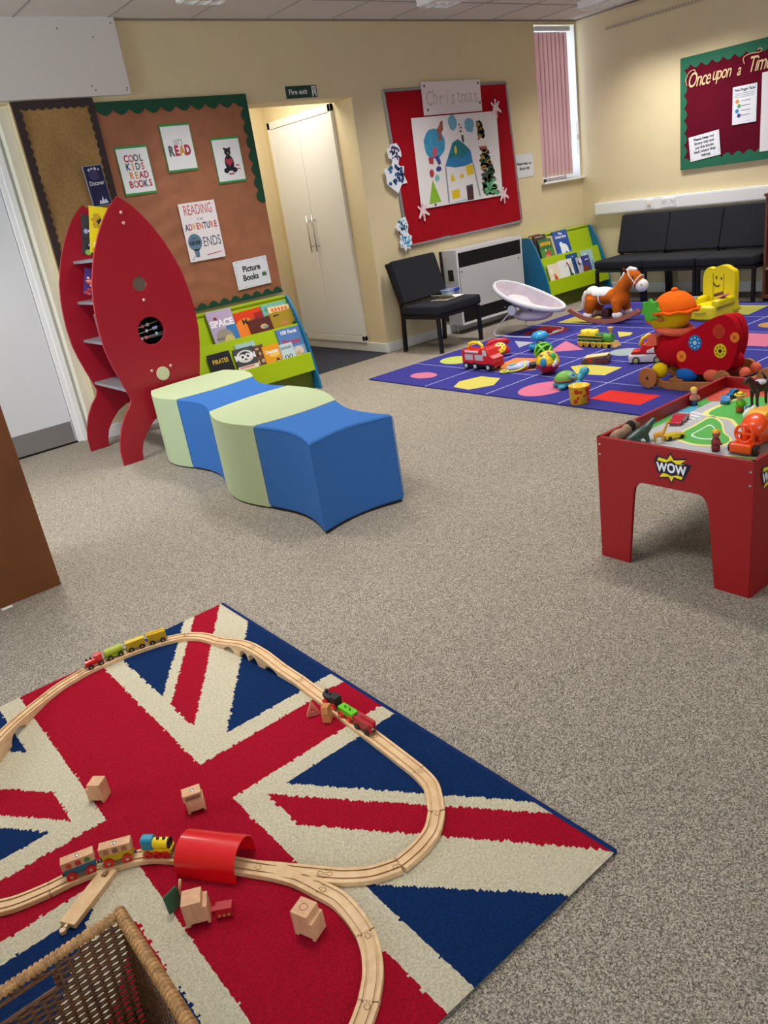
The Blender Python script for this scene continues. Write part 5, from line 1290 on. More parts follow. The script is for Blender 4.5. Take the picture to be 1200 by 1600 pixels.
for s_ in (-1, 1):
    o = MB().prism([(p.x if s_ > 0 else p.x*.9+.03, p.y if s_ > 0 else p.y*.94) for p in wg], s_*.078-.027, s_*.078+.027, 'XZ').build('wing', REDP, t, bevel=.022, bseg=4)
    for k, (x_, z_, r_, c_, c2) in enumerate(((-.055, .355, .036, '#c2442c', '#8c1c1c'), (.09, .285, .041, '#2076b4', '#a8d4e8'), (.175, .20, .030, '#f08430', '#b04a1c'), (-.065, .245, .037, '#ddc828', '#3a2418'), (-.148, .325, .026, '#e0782c', '#a04a1c'))):
        if s_ < 0: continue
        y0, y1 = (s_*.1045, s_*.1075)
        b = MB().prism(circ(x_, z_, r_, 24, ry=r_*1.1), min(y0, y1), max(y0, y1), 'XZ')
        yy = s_*.1080; 
        if k in (1, 3):
            for j in range(8):
                b.prism(circ(x_+r_*.66*cos(j*pi/4), z_+r_*.7*sin(j*pi/4), r_*.13, 8), min(yy, yy-s_*.001), max(yy, yy-s_*.001)+.0002, 'XZ', 1)
            b.prism(circ(x_, z_, r_*.3, 12), min(yy, yy-s_*.001), max(yy, yy-s_*.001)+.0002, 'XZ', 1)
        elif k == 0:
            for j in range(-3, 4): b.prism([(x_-r_*.8, z_+j*.009-.002), (x_+r_*.8, z_+j*.009-.002), (x_+r_*.8, z_+j*.009+.001), (x_-r_*.8, z_+j*.009+.001)], min(yy, yy-s_*.001), max(yy, yy-s_*.001)+.0002, 'XZ', 1)
        else:
            for a in (.8, -.8): b.prism([(x_+q[0]*cos(a)-q[1]*sin(a), z_+q[0]*sin(a)+q[1]*cos(a)) for q in ((-r_*.6, -.002), (r_*.6, -.002), (r_*.6, .002), (-r_*.6, .002))], min(yy, yy-s_*.001), max(yy, yy-s_*.001)+.0002, 'XZ', 1)
        b.build('sewn_patch', [M(c_, .9, .3, 600), M(c2, .9)], o)
for s_ in (-1, 1):
    MB().ell((.33, s_*.09, .10), (.05, .04, .048)).build('yellow_foot', YP, t, smooth=True)
    MB().ell((.15, s_*.085, .09), (.07, .040, .045)).build('blue_foot', M('#1c62b4', .9, .3, 400), t, smooth=True)
    MB().ell((-.02, s_*.085, .095), (.065, .040, .045)).build('coral_foot', CP, t, smooth=True)
    MB().ell((-.19, s_*.06, .115), (.032, .028, .035)).build('coral_foot', CP, t, smooth=True)
    WB = wood('#b07238', '#97602c', (20, 6, 6), .5)
    o = MB().prism([(.36, .075), (.28, .045), (.18, .05), (.05, .060), (-.12, .072), (-.22, .075), (-.34, .15), (-.42, .14), (-.38, .06), (-.25, .008), (-.08, .0), (.10, .0), (.26, .0), (.36, .02)], s_*.125-.009, s_*.125+.009, 'XZ').build('rocker', WB, t, bevel=.003)
    for x_, z_, r_ in ((.375, .064, .063), (-.10, .095, .050), (-.37, .11, .072), (-.42, .10, .060)):
        w2 = MB().cyl((x_, s_*.135, z_), (x_, s_*.157, z_), r_, seg=36).build('wheel', wood('#b4763c', '#9c6430', (10, 10, 10), .5) if x_ > 0 else WB, o, bevel=.004)
        MB().cyl((x_, s_*.156, z_), (x_, s_*.1585, z_), .010, seg=14).build('axle', M('#2c1c14', .6), w2)
for x_, z_ in ((.20, .052), (-.20, .08)): MB().bx(x_-.045, x_+.045, -.133, .133, z_, z_+.012).build('foot_board', WB, t)
MB().cyl((.36, -.13, .09), (.36, .13, .09), .012, seg=14).build('front_axle', WB, t)
MB().tube([(-.20, .12, .10), (-.27, .14, .13), (-.33, .15, .16), (-.36, .16, .12)], .007, 8).build('strap', PLBLACK, t, smooth=True)

# yellow activity chair
t = thing('toy_chair', 'bright yellow plastic activity chair with a smiling face on the backrest', 'toy chair', (6.18, 3.48, FZ), radians(176))
YC = M('#e8d40c', .35, .05, 30, coat=.2)
bp_ = spline([(-.13, .03, 0), (-.145, .20, 0), (-.14, .33, 0), (-.10, .385, 0), (-.05, .375, 0), (-.01, .395, 0), (.05, .40, 0), (.10, .375, 0), (.14, .34, 0), (.145, .20, 0), (.13, .03, 0)], 4)
MB().prism([(p.x, p.y) for p in bp_], -.16, -.10, 'YZ').build('backrest', YC, t, bevel=.022, bseg=4)
for y_ in (-.05, .045): MB().tube([(-.098, y_, .08), (-.097, y_, .34)], .004, 6).build('backrest_groove', M('#c8b408', .4), t)
MB().prism([(-.19, -.14), (.14, -.13), (.17, 0), (.14, .13), (-.19, .14)], .0, .12, 'XY').build('seat', YC, t, bevel=.025, bseg=4)
MB().bx(-.19, -.10, -.15, .15, .03, .06).build('base_rim', M('#c8b20a', .4), t, bevel=.008)
for y_, n_ in ((-.115, 'left_arm'), (.115, 'right_arm')):
    o = MB().bx(-.12, .13, y_-.035, y_+.035, .10, .165).build('arm', YC, t, bevel=.018, bseg=3)
    if y_ < 0: MB().cyl((.07, y_, .165), (.07, y_, .178), .030, seg=24).build('dial', M('#8f9aac', .4), o)
    else:
        MB().box((.02, y_+.0, .175), (.09, .07, .012), rot=(.5, 0, 0)).build('picture_page', M('#e08a9c', .5, 0, 1, .3, 60), o)
        b = MB()
        for k in range(5): b.ell((-.02+k*.022, y_-.035, .195), (.009, .014, .014), mi=k % 2)
        b.build('roller_beads', [M('#3c4a2a', .4), M('#8c2c1c', .4)], o, smooth=True)
MB().ell((-.098, -.02, .305), (.004, .006, .014)).build('eye', PLBLACK, t); MB().ell((-.098, .025, .298), (.004, .006, .012)).build('eye', PLBLACK, t)
MB().tube([(-.097, -.045, .262), (-.097, -.03, .24), (-.097, -.008, .232), (-.097, .010, .244)], .005, 8).build('smile', PLBLACK, t)
MB().tube([(.166, -.06, .07), (.178, 0, .062), (.166, .06, .07)], .004, 8).build('seat_smile', M('#6a5c10', .5), t)
MB().bx(.0, .1, -.05, .05, .0, .03).build('blue_panel', TOYBLUE, t)

# fire engine
t = thing('toy_fire_engine', 'red toy fire engine with a yellow handle and six black wheels', 'toy vehicle', (4.205, 4.205, FZ), radians(-90))
MB().bx(-.17, .02, -.055, .055, .045, .150).build('rear_body', TOYRED, t, bevel=.006)
MB().prism([(.02, .045), (.155, .045), (.165, .06), (.165, .10), (.13, .115), (.105, .165), (.03, .168), (.02, .15)], -.055, .055, 'XZ').build('cab', TOYRED, t, bevel=.006)
MB().bx(-.165, .16, -.052, .052, .028, .046).build('chassis', PLBLACK, t, bevel=.003)
MB().tube([(-.14, 0, .15), (-.13, 0, .185), (-.09, 0, .197), (-.03, 0, .197), (.0, 0, .18), (.01, 0, .15)], .012, 10).build('handle', TOYYEL, t, smooth=True)
for s_ in (-1, 1):
    for x_ in (-.135, -.03): MB().bx(x_, x_+.085, s_*.0555-.001, s_*.0555+.001, .075, .118).build('grey_locker', M('#b8b4ba', .4), t, bevel=.0008)
    MB().cyl((-.13, s_*.050, .137), (.01, s_*.050, .137), .010, seg=12).build('ladder_roll', M('#c4c0c4', .3), t)
    MB().prism([(.055, .115), (.095, .115), (.09, .155), (.055, .158)], s_*.0555-.001, s_*.0555+.001, 'XZ').build('side_window', M('#c4c0c8', .4), t)
    for x_ in (-.125, -.03, .105):
        w2 = MB().cyl((x_, s_*.045, .030), (x_, s_*.062, .030), .030, seg=28).build('wheel', PLBLACK, t, bevel=.004)
        MB().cyl((x_, s_*.061, .030), (x_, s_*.0645, .030), .015, seg=20).build('hubcap', M('#c8c8cc', .3), w2)
MB().bx(-.174, -.168, -.04, .04, .055, .14).build('rear_shutter', M('#6a0a10', .4), t)
MB().bx(.155, .17, -.05, .05, .035, .05).build('bumper', M('#c02020', .4), t)
MB().bx(-.175, -.165, -.055, .055, .042, .052).build('rear_bumper', M('#e0c8c8', .4), t)

# telephone
t = thing('toy_telephone', 'red toy telephone with a yellow dial and purple base behind the fire engine', 'toy telephone', (4.60, 4.42, FZ), radians(-36-8))
MB().prism([(-.10, 0), (.10, 0), (.10, .018), (-.10, .018)], -.075, .075, 'XZ').build('base', M('#3a2470', .4), t, bevel=.008)
MB().ell((0, 0, .018), (.098, .075, .082), zmin=0).build('housing', TOYRED, t, smooth=True)
m4 = Matrix.Translation((.015, -.045, .062)) @ Euler((radians(48), 0, 0)).to_matrix().to_4x4()
d_ = MB(); d_.lathe([(0, .012), (.045, .012), (.050, .006), (.050, -.008)], M4=m4); d_ = d_.build('dial', TOYYEL, t, smooth=True)
for k in range(7): 
    q = m4 @ Vector((.032*cos(k*2*pi/7), .032*sin(k*2*pi/7), .012)); MB().ell(q, (.007, .007, .005), rot=(radians(48), 0, 0), seg=10, rings=6).build('finger_hole', M('#c87818', .5), d_)
MB().tube([(-.085, .02, .075), (-.06, .02, .105), (0, .02, .118), (.06, .02, .112), (.09, .02, .09)], [.02, .017, .014, .017, .02], 12).build('handset', TOYRED, t, smooth=True)

# soft toy bundle with rings
t = thing('baby_activity_toy', 'flat patchwork baby toy with yellow plastic rings lying on the orange shape', 'baby toy', (4.26, 3.90, FZ), radians(-30))
MB().ell((0, 0, .024), (.10, .06, .024)).ell((.05, .02, .035), (.05, .04, .02)).ell((-.03, .01, .034), (.04, .035, .016)).build('cushion', M('#7f96c8', .8, .3, 80, hex2='#c8c0d0', vscale=28), t, remesh=.005)
MB().ell((-.04, .0, .045), (.03, .022, .008)).build('teal_patch', M('#4fa894', .7), t, smooth=True)
MB().tube(ringpts((-.12, -.03, .014), .03, .03, pi/2), .006, 8, closed=True).build('ring', M('#d8dc3c', .4), t, smooth=True)
MB().tube(spline([(-.09, -.05, .010), (-.03, -.075, .015), (.03, -.06, .03), (.04, -.02, .05), (.05, .02, .05)], 5), .006, 8).build('strap', M('#d4dc3c', .4), t, smooth=True)
MB().ell((.10, -.03, .024), (.035, .03, .022)).build('black_ball', PLBLACK, t, smooth=True)
MB().tube(ringpts((.15, -.02, .02), .022, .022, .6), .005, 8, closed=True).build('ring', M('#c8c8c0', .3), t, smooth=True)
MB().bx(-.05, .05, -.055, -.045, .005, .022).build('orange_trim', M('#d85a24', .6), t, bevel=.003)

# stacked blue rings
t = thing('stacking_ring_toy', 'blue ringed baby toy with a rounded cap standing behind the green ball', 'baby toy', (4.83, 4.17, FZ), 0); t.scale = (1.15, 1.15, 1.15)
MB().lathe([(0, 0), (.06, 0), (.068, .02), (.06, .045), (.03, .055), (.028, .07), (.055, .08), (.062, .10), (.045, .125), (.02, .133), (0, .134)]).build('body', M('#1c94cc', .25, coat=.4), t, smooth=True)
MB().tube([(.066*cos(a*pi/12), .066*sin(a*pi/12), .03) for a in range(24)], .018, 10, closed=True).build('ring', M('#1585c0', .25, coat=.4), t, smooth=True)
MB().ell((-.04, -.035, .065), (.02, .02, .012)).build('grey_charm', M('#5c5860', .4), t, smooth=True)
# green slotted ball
t = thing('slotted_ball', 'lime green slotted plastic ball behind the red and yellow ball', 'ball', (4.545, 3.90, FZ+.069), (.5, .9, 0)); t.scale = (1.12, 1.12, 1.12)
MB().ell((0, 0, 0), .050).build('core', M('#1e4a14', .6), t, smooth=True)
b = MB()
for k in range(7):
    a = k*2*pi/7; b.tube([(.056*cos(p_)*cos(a), .056*cos(p_)*sin(a), .056*sin(p_)) for p_ in [(-80+j*16)*pi/180 for j in range(11)]], .0085, 8)
b.tube([(.057*cos(a*pi/12), .057*sin(a*pi/12), 0) for a in range(24)], .008, 8, closed=True)
for s_ in (-1, 1): b.tube([(.016*cos(a*pi/8), .016*sin(a*pi/8), s_*.053) for a in range(16)], .007, 8, closed=True)
b.build('cage', M('#6cc01c', .35, coat=.3), t, smooth=True)
# red and yellow activity ball
t = thing('activity_ball', 'yellow and red shape-sorter ball with a blue button, in front of the green ball', 'ball', (4.235, 3.60, FZ+.082), 0)
MB().ell((0, 0, 0), .082, seg=32, rings=12, zmax=-.05).build('red_shell', M('#b40c1c', .3, coat=.3), t, smooth=True)
MB().ell((0, 0, 0), .082, seg=32, rings=14, zmin=-.05).build('yellow_shell', M('#e8c40c', .3, coat=.3), t, smooth=True)
def onball(dirv, r_, nm, mat, sx=1, sy=1):
    d = Vector(dirv).normalized(); q = d*.081
    e = d.to_track_quat('Z', 'Y').to_euler()
    MB().ell(q, (r_*sx, r_*sy, r_*.45), rot=e, seg=16, rings=8).build(nm, mat, t, smooth=True)
def ob2(a, b_, *k, **kw):
    q = Vector((-.72, -.61, .33))+Vector((.65, -.76, 0))*a+Vector((.2, .18, .94))*b_
    onball(q, *k, **kw)
ob2(-.42, -.12, .027, 'blue_button', M('#1c84b8', .3), .85, 1.2)
ob2(.62, .62, .024, 'green_knob', M('#2c9c4c', .3)); ob2(.62, .30, .016, 'green_knob', M('#58b43c', .3))
ob2(.85, -.30, .017, 'white_key', PLWHITE); ob2(.62, -.50, .014, 'white_key', PLWHITE); ob2(1.0, .0, .013, 'white_key', PLWHITE)
ob2(.15, 1.1, .014, 'orange_button', M('#b85a20', .3)); ob2(-.8, .85, .013, 'grey_slot', M('#6a6a60', .4), 1.6, .7)
ob2(.25, .65, .012, 'orange_button', M('#b85a20', .3))
# turtle
t = thing('toy_turtle', 'turquoise plastic turtle with a green shell beside the activity ball', 'toy animal', (3.99, 3.24, FZ), radians(-36+6))
TQ = M('#3aa4bc', .35, coat=.3)
MB().ell((0, 0, .034), (.085, .06, .032)).ell((-.055, -.045, .018), (.03, .028, .019)).ell((.055, -.045, .018), (.03, .028, .019)).ell((-.055, .045, .018), (.03, .028, .019)).ell((.055, .045, .018), (.03, .028, .019)).tube([(.07, 0, .035), (.105, 0, .062), (.118, 0, .082)], [.028, .026, .03], 12).ell((.122, 0, .085), (.034, .028, .030)).build('body', TQ, t, remesh=.004)
MB().ell((-.01, 0, .055), (.075, .058, .055), zmin=0).build('shell', M('#6ca83c', .4), t, smooth=True)
MB().tube([(-.01+.075*cos(a*pi/14), .058*sin(a*pi/14), .053) for a in range(28)], .007, 8, closed=True).build('shell_rim', M('#8a5c34', .5), t, smooth=True)
MB().cyl((.012, -.042, .080), (.018, -.062, .088), .020, seg=20).build('dial', M('#9cd0c8', .4), t); MB().cyl((.018, -.060, .088), (.0195, -.066, .090), .009, seg=14).build('dial_centre', M('#2c80a8', .4), t)
for s_ in (-1, 1): MB().ell((.138, s_*.018, .095), (.006, .006, .007)).build('eye', PLBLACK, t, smooth=True)
# yellow cup
t = thing('toy_beaker', 'yellow plastic beaker with red patches at the front edge of the indigo rug', 'beaker', (3.715, 2.93, FZ), 0)
MB().lathe([(0, 0), (.054, 0), (.057, .004), (.062, .108), (.0645, .112), (.061, .112), (.055, .006), (0, .006)], seg=40).build('cup', M('#e8b80c', .35, coat=.2), t, smooth=True)
b = MB()
for a, z_, r_ in ((-2.75, .085, .015), (-2.62, .045, .009), (-2.35, .08, .010), (-2.0, .055, .008), (-1.65, .09, .014), (-1.5, .075, .014), (-1.35, .03, .016), (-1.7, .06, .008), (-1.2, .06, .012), (-2.9, .025, .014), (-1.05, .09, .012)):
    rr_ = .0575+.045*z_; d = Vector((cos(a), sin(a), 0)); b.ell((d.x*rr_, d.y*rr_, z_), (.0018, r_, r_*1.1), rot=(0, 0, a), seg=12, rings=6)
b.build('red_patches', M('#b02818', .4), t, smooth=True)
# toy train
t = thing('toy_steam_train', 'green and yellow plastic toy steam train near the middle of the indigo rug', 'toy vehicle', (5.06, 3.78, FZ), radians(-90))
GT = M('#17603c', .4); YT = M('#d8b424', .4)
MB().bx(-.16, .0, -.05, .05, .035, .085).build('tender', GT, t, bevel=.004)
MB().bx(.0, .06, -.045, .045, .035, .10).build('cab', GT, t, bevel=.004)
MB().cyl((.06, 0, .07), (.135, 0, .07), .032, seg=22).build('boiler', M('#4c9c3c', .4), t)
MB().cyl((.115, 0, .10), (.115, 0, .13), .010, seg=14).cyl((.115, 0, .125), (.115, 0, .15), .016, .024, seg=16).build('funnel', M('#d8a84c', .4), t)
for x_ in (-.115, -.045): MB().ell((x_, 0, .095), (.042, .045, .035)).ell((x_+.02, .02, .115), (.018, .018, .015)).ell((x_-.02, -.02, .115), (.018, .018, .015)).build('yellow_load', M('#e0c818', .5), t, remesh=.004)
MB().bx(-.165, .15, -.054, .054, .028, .038).build('running_board', YT, t, bevel=.002)
for z_ in (.06, .085): MB().bx(-.163, .062, -.0515, .0515, z_, z_+.006).build('yellow_stripe', YT, t)
MB().prism([(.145, .0), (.175, .004), (.15, .04), (.14, .04)], -.045, .045, 'XZ').build('cow_catcher', M('#c8a060', .5), t)
for s_ in (-1, 1):
    for x_ in (-.13, -.075, -.01, .045, .10):
        w2 = MB().cyl((x_, s_*.045, .021), (x_, s_*.058, .021), .021, seg=22).build('wheel', YT, t, bevel=.002)
        MB().cyl((x_, s_*.058, .021), (x_, s_*.060, .021), .008, seg=12).build('hub', M('#b07020', .5), w2)
# soft block
t = thing('fabric_block', 'wedge-shaped soft fabric block with a cream top and a red printed side', 'fabric block', (4.60, 3.46, FZ), radians(-90+25))
MB().prism([(-.095, 0), (.095, 0), (.10, .04), (.08, .055), (-.06, .042), (-.10, .035)], -.055, .055, 'XZ').build('cushion', M('#6a2c34', .85, .2, 100, hex2='#3a5a5c', vscale=22), t, bevel=.012, bseg=3)
MB().prism([(-.080, -.046), (.085, -.046), (.085, .048), (-.08, .048)], .0, .006, 'XY', M4=Matrix.Translation((0, 0, .049)) @ Matrix.Rotation(-.095, 4, 'Y')).build('cream_top', M('#cfc08c', .85), t, bevel=.003)
MB().prism([(-.06, .045), (-.01, .045), (-.032, .008)], -.0575, -.055, 'XZ').build('red_triangle', M('#b81c24', .8), t)
# ride-along car with handle
t = thing('toy_car', 'red and white toy car with a yellow carrying handle behind the plush ride-on', 'toy vehicle', (4.72, 3.12, FZ), radians(90+25))
MB().prism([(-.12, .012), (.12, .012), (.125, .05), (.11, .065), (-.12, .065)], -.06, .06, 'XZ').build('lower_body', M('#dcd6d8', .35), t, bevel=.010)
MB().prism([(-.12, .062), (.11, .062), (.10, .085), (.05, .09), (.03, .13), (-.04, .135), (-.10, .10)], -.055, .055, 'XZ').build('upper_body', TOYRED, t, bevel=.010)
MB().tube([(.05, 0, .12), (.03, 0, .165), (-.01, 0, .185), (-.05, 0, .175), (-.06, 0, .13)], .013, 10).build('handle', TOYYEL, t, smooth=True)
for s_ in (-1, 1):
    MB().prism([(-.11, .075), (.0, .075), (.0, .09), (-.06, .115), (-.11, .10)], s_*.060-.004, s_*.060+.004, 'XZ').build('white_fender', M('#e4e0e0', .35), t, bevel=.003)
    for x_ in (-.07, .07):
        w2 = MB().cyl((x_, s_*.052, .026), (x_, s_*.068, .026), .026, seg=22).build('wheel', M('#4a4438', .5), t, bevel=.003); MB().cyl((x_, s_*.067, .026), (x_, s_*.0695, .026), .015, seg=16).build('hubcap', M('#b8b078', .4), w2)

# baby bouncer
t = thing('baby_bouncer', 'white padded baby bouncer on a bent wire frame in front of the heater', 'baby bouncer', (5.43, 4.80, .0), radians(-90))
WR = M('#dcdce0', .3, metal=.2)
def rail(y):
    s_ = 1 if y > 0 else -1
    return spline([(-.02, s_*.17, .245), (-.16, s_*.20, .12), (-.23, s_*.215, .045), (-.22, s_*.22, .014), (-.12, s_*.225, .010), (.05, s_*.225, .010), (.20, s_*.20, .010), (.27, s_*.13, .012), (.30, s_*.05, .012), (.30, 0, .012)], 5)
b = MB().tube(rail(1), .006, 8).tube(rail(-1), .006, 8); b.build('wire_frame', WR, t, smooth=True)
MB().cyl((.30, -.04, .016), (.30, .04, .016), .013, seg=12).build('rubber_foot', PLWHITE, t, smooth=True)
for s_ in (-1, 1): MB().tube([(-.16, s_*.223, .010), (-.06, s_*.226, .010)], .0085, 8).build('rubber_foot', M('#c4b8d4', .5), t, smooth=True)
# oval rim: long axis rises to the head end
def rimpt(a, sc=1, dz=0):
    u = cos(a); x_ = .02+.36*u*sc; y_ = .195*sin(a)*sc*(1-.12*u)
    z_ = .31-.115*u*sc+.02*u*u-.02*sin(a)**2*0+dz
    return (x_, y_, z_)
MB().tube([rimpt(k*2*pi/40) for k in range(40)], .017, 10, closed=True, flat=1.2).build('padded_rim', M('#cfcdd2', .8, .3, 60), t, smooth=True)
b = MB(); R_ = []
for i, (sc, dz) in enumerate(((1.0, .008), (.92, -.006), (.78, -.035), (.58, -.075), (.36, -.10), (.15, -.105))):
    R_.append([b.bm.verts.new(rimpt(k*2*pi/40, sc, dz)) for k in range(40)])
for A, B in zip(R_, R_[1:]):
    for k in range(40): b.bm.faces.new([A[k], A[(k+1) % 40], B[(k+1) % 40], B[k]])
b.bm.faces.new(R_[-1])
b.build('fabric_seat', M('#b3a6b0', .9, .6, 25, .12, 8), t, smooth=True, solid=.008)
b = MB()
for k in range(14):
    a = k/13; b.ell((-.20+.42*a, .09*sin(a*9)*.4, .365-.14*a-.045), (.035, .09-.03*abs(a-.4), .018))
b.build('seat_cushion', M('#ddcfd2', .9, .5, 30, .1, 14), t, remesh=.008)
for s_ in (-1, 1):
    MB().cyl((-.02, s_*.180, .235), (-.02, s_*.205, .235), .046, seg=28).build('hub', M('#b8bccc', .4), t, bevel=.006)
    MB().ell((-.10, s_*.19, .262), (.012, .008, .012)).build('grey_clip', M('#5c5c66', .5), t, smooth=True)
    MB().prism([(.12, .225), (.15, .22), (.15, .235), (.125, .245)], s_*.135-.006, s_*.135+.006, 'XZ').build('strap_slot', M('#55555c', .6), t)
MB().ell((.05, 0, .165), (.20, .14, .055)).build('hanging_pouch', M('#c9bccc', .9, .3, 30), t, smooth=True)

# ================================================================== TOYS ON THE PLAY TABLE
TB = PT_B+.0008
def quad(name, label, cat, x, y, rot, body, mats, s=1, extra=None):
    t = thing(name, label, cat, (x, y, TB), rot); b = MB(); body(b); o = b.build('body', mats, t, remesh=.0022)
    t.scale = (s, s, s)
    if extra: extra(t)
    return t
# tan lion-like beast
def f(b):
    b.ell((0, 0, .045), (.05, .022, .024)).ell((.035, 0, .055), (.025, .022, .025)).ell((.065, 0, .072), (.02, .016, .018)).ell((.085, 0, .066), (.013, .011, .010))
    for x_ in (-.035, .035):
        for s_ in (-1, 1): b.tube([(x_, s_*.012, .04), (x_-.003, s_*.014, .008), (x_+.004, s_*.014, .004)], [.012, .007, .008], 8)
    b.tube([(-.045, 0, .05), (-.06, 0, .03), (-.058, 0, .012)], [.006, .004, .005], 6)
quad('toy_lion', 'tan toy lion with a dark mane at the left corner of the play table', 'toy animal', 2.215, 1.578, -.3, f, M('#96765a', .6, .3, 100, .2, 60), .85,
     lambda t: MB().ell((.052, 0, .066), (.021, .024, .026)).build('mane', M('#2e2826', .9, .8, 200), t, remesh=.003))
def f(b):
    b.tube([(-.075, 0, .012), (-.045, .0, .024), (0, 0, .032), (.035, 0, .040), (.06, 0, .056), (.075, 0, .062)], [.005, .013, .019, .016, .010, .010], 12)
    for x_ in (-.02, .02):
        for s_ in (-1, 1): b.tube([(x_, s_*.012, .026), (x_+.004, s_*.018, .004)], [.010, .007], 8)
quad('toy_dinosaur', 'dark green toy dinosaur lying in front of the tan lion on the play table', 'toy animal', 2.245, 1.525, -.12, f, M('#2f4840', .4, .3, 80, .3, 70), 1.1)
def f(b):
    b.ell((0, 0, .038), (.024, .011, .014)).tube([(.018, 0, .042), (.030, 0, .066), (.036, 0, .086)], [.009, .006, .0055], 10).ell((.043, 0, .089), (.011, .006, .006), rot=(0, .3, 0))
    for x_ in (-.016, .016):
        for s_ in (-1, 1): b.tube([(x_, s_*.006, .036), (x_, s_*.007, .002)], [.006, .004], 8)
quad('toy_giraffe', 'yellow spotted toy giraffe between the green dinosaur and the yellow car', 'toy animal', 2.285, 1.472, -.75, f, M('#e0a820', .5, 0, 1, 0, 160, hex2='#c07818'), .8)
def toycar(label, x, y, rot, L, col, glass='#303038', hubc='#9a9aa0', name='toy_car', hgt=.026, open_=False):
    t = thing(name, label, 'toy car', (x, y, TB), rot)
    h = L/2; pr = [(-h, .006), (h, .006), (h, .014), (h*.45, .018), (h*.15, hgt), (-h*.45, hgt), (-h*.75, .019), (-h, .018)]
    MB().prism(pr, -L*.21, L*.21, 'XZ').build('body', M(col, .25, coat=.6), t, bevel=.002)
    MB().prism([(h*.38, .0182), (h*.12, hgt-.001), (-h*.42, hgt-.001), (-h*.66, .0192)], -L*.2115, L*.2115, 'XZ').build('windows', M(glass, .15), t)
    for x_ in (-h*.6, h*.6):
        for s_ in (-1, 1):
            MB().cyl((x_, s_*L*.16, .0075), (x_, s_*L*.218, .0075), .0075, seg=16).build('wheel', PLBLACK, t)
    return t
c1 = toycar('red toy sports car on the grey road print, left of the green island', 2.515, 1.535, radians(180+12), .105, '#b8102c')
MB().prism([(-.03, -.019), (-.052, -.017), (-.052, .017), (-.03, .019)], .0185, .0195).build('bonnet_badge', M('#d8c8cc', .4), c1)
toycar('small yellow toy car with an orange nose beside the giraffe', 2.345, 1.452, radians(-28), .075, '#d8b814', hgt=.02)
toycar('pale blue toy car at the far end of the play table', 2.80, 1.51, radians(20), .075, '#1c7cb8')
toycar('darker blue toy vehicle touching the pale blue car', 2.872, 1.51, radians(-30), .065, '#1f6ca8', hgt=.034)
toycar('tiny white toy car on the road print beside the brown horse', 2.735, 1.375, radians(-20), .045, '#b8bcc4', hgt=.016)
def figure(label, x, y, top, mid, low, hat=None, hair=None, s=1, rot=0, brim=False):
    t = thing('toy_figure', label, 'toy figure', (x, y, TB), rot); t.scale = (s, s, s)
    MB().ell((0, 0, .012), (.012, .010, .012)).lathe([(0, 0), (.011, 0), (.012, .008), (.011, .020), (0, .020)]).build('legs', M(low, .5), t, smooth=True)
    MB().lathe([(0, .018), (.012, .018), (.013, .026), (.009, .038), (0, .040)]).tube([(-.010, 0, .034), (-.016, -.006, .024), (-.010, -.012, .022)], .0035, 8).tube([(.010, 0, .034), (.016, -.006, .024), (.010, -.012, .022)], .0035, 8).build('torso', M(mid, .5), t, smooth=True)
    h_ = MB().ell((0, 0, .049), (.011, .010, .012)).ell((0, -.0105, .048), (.002, .002, .002)).build('head', M(top, .5), t, smooth=True)
    for s_ in (-1, 1): MB().ell((s_*.004, -.0098, .051), .0012, seg=8, rings=5).build('eye', PLBLACK, h_)
    if hair: MB().ell((0, .002, .053), (.012, .011, .0105), zmin=-.2).build('hair', M(hair, .8), t, smooth=True)
    if hat:
        b = MB().ell((0, 0, .055), (.0105 if brim else .012, .0105 if brim else .012, .010), zmin=0)
        if brim: b.lathe([(0, .0545), (.018, .0545), (.018, .0565), (0, .057)], seg=24)
        b.build('hat', M(hat, .4), t, smooth=True)
        if brim: MB().tube([(.0108*cos(a*pi/10), .0108*sin(a*pi/10), .0580) for a in range(20)], .0013, 6, closed=True).build('hat_band', M('#5a4a14', .6), t)
    return t
figure('toy figure with blond hair standing by the left rim of the play table', 2.722, 1.598, '#e0a888', '#b87868', '#2c4a64', hair='#d8b850', s=1.15, rot=-.6)
figure('toy farmer in a wide yellow hat and lime green shirt', 2.705, 1.405, '#c88a68', '#6cb81c', '#c0501c', hat='#e0c41c', s=1.2, rot=-.6, brim=True)
figure("toy figure in a yellow helmet and dark red coat at the table's near edge", 2.293, 1.268, '#8a4a3c', '#7c1420', '#6c1018', hat='#d8a01c', s=1.15, rot=.9)
def f(b):
    b.ell((0, 0, .026), (.026, .019, .020)).ell((.024, 0, .038), (.013, .011, .012)).ell((-.022, 0, .024), (.012, .014, .014))
    for x_ in (-.014, .014):
        for s_ in (-1, 1): b.tube([(x_, s_*.009, .014), (x_, s_*.009, .001)], .0045, 8)
quad('toy_sheep', 'white woolly toy sheep between the farmer and the orange mixer', 'toy animal', 2.628, 1.328, -.1, f, M('#d8dcc8', .7, .6, 300), 1.0)
figure('small toy figure in pale blue lying low between the sheep and the yellow truck', 2.665, 1.275, '#4a9cc0', '#5aa8c8', '#8cc0d0', s=.8)
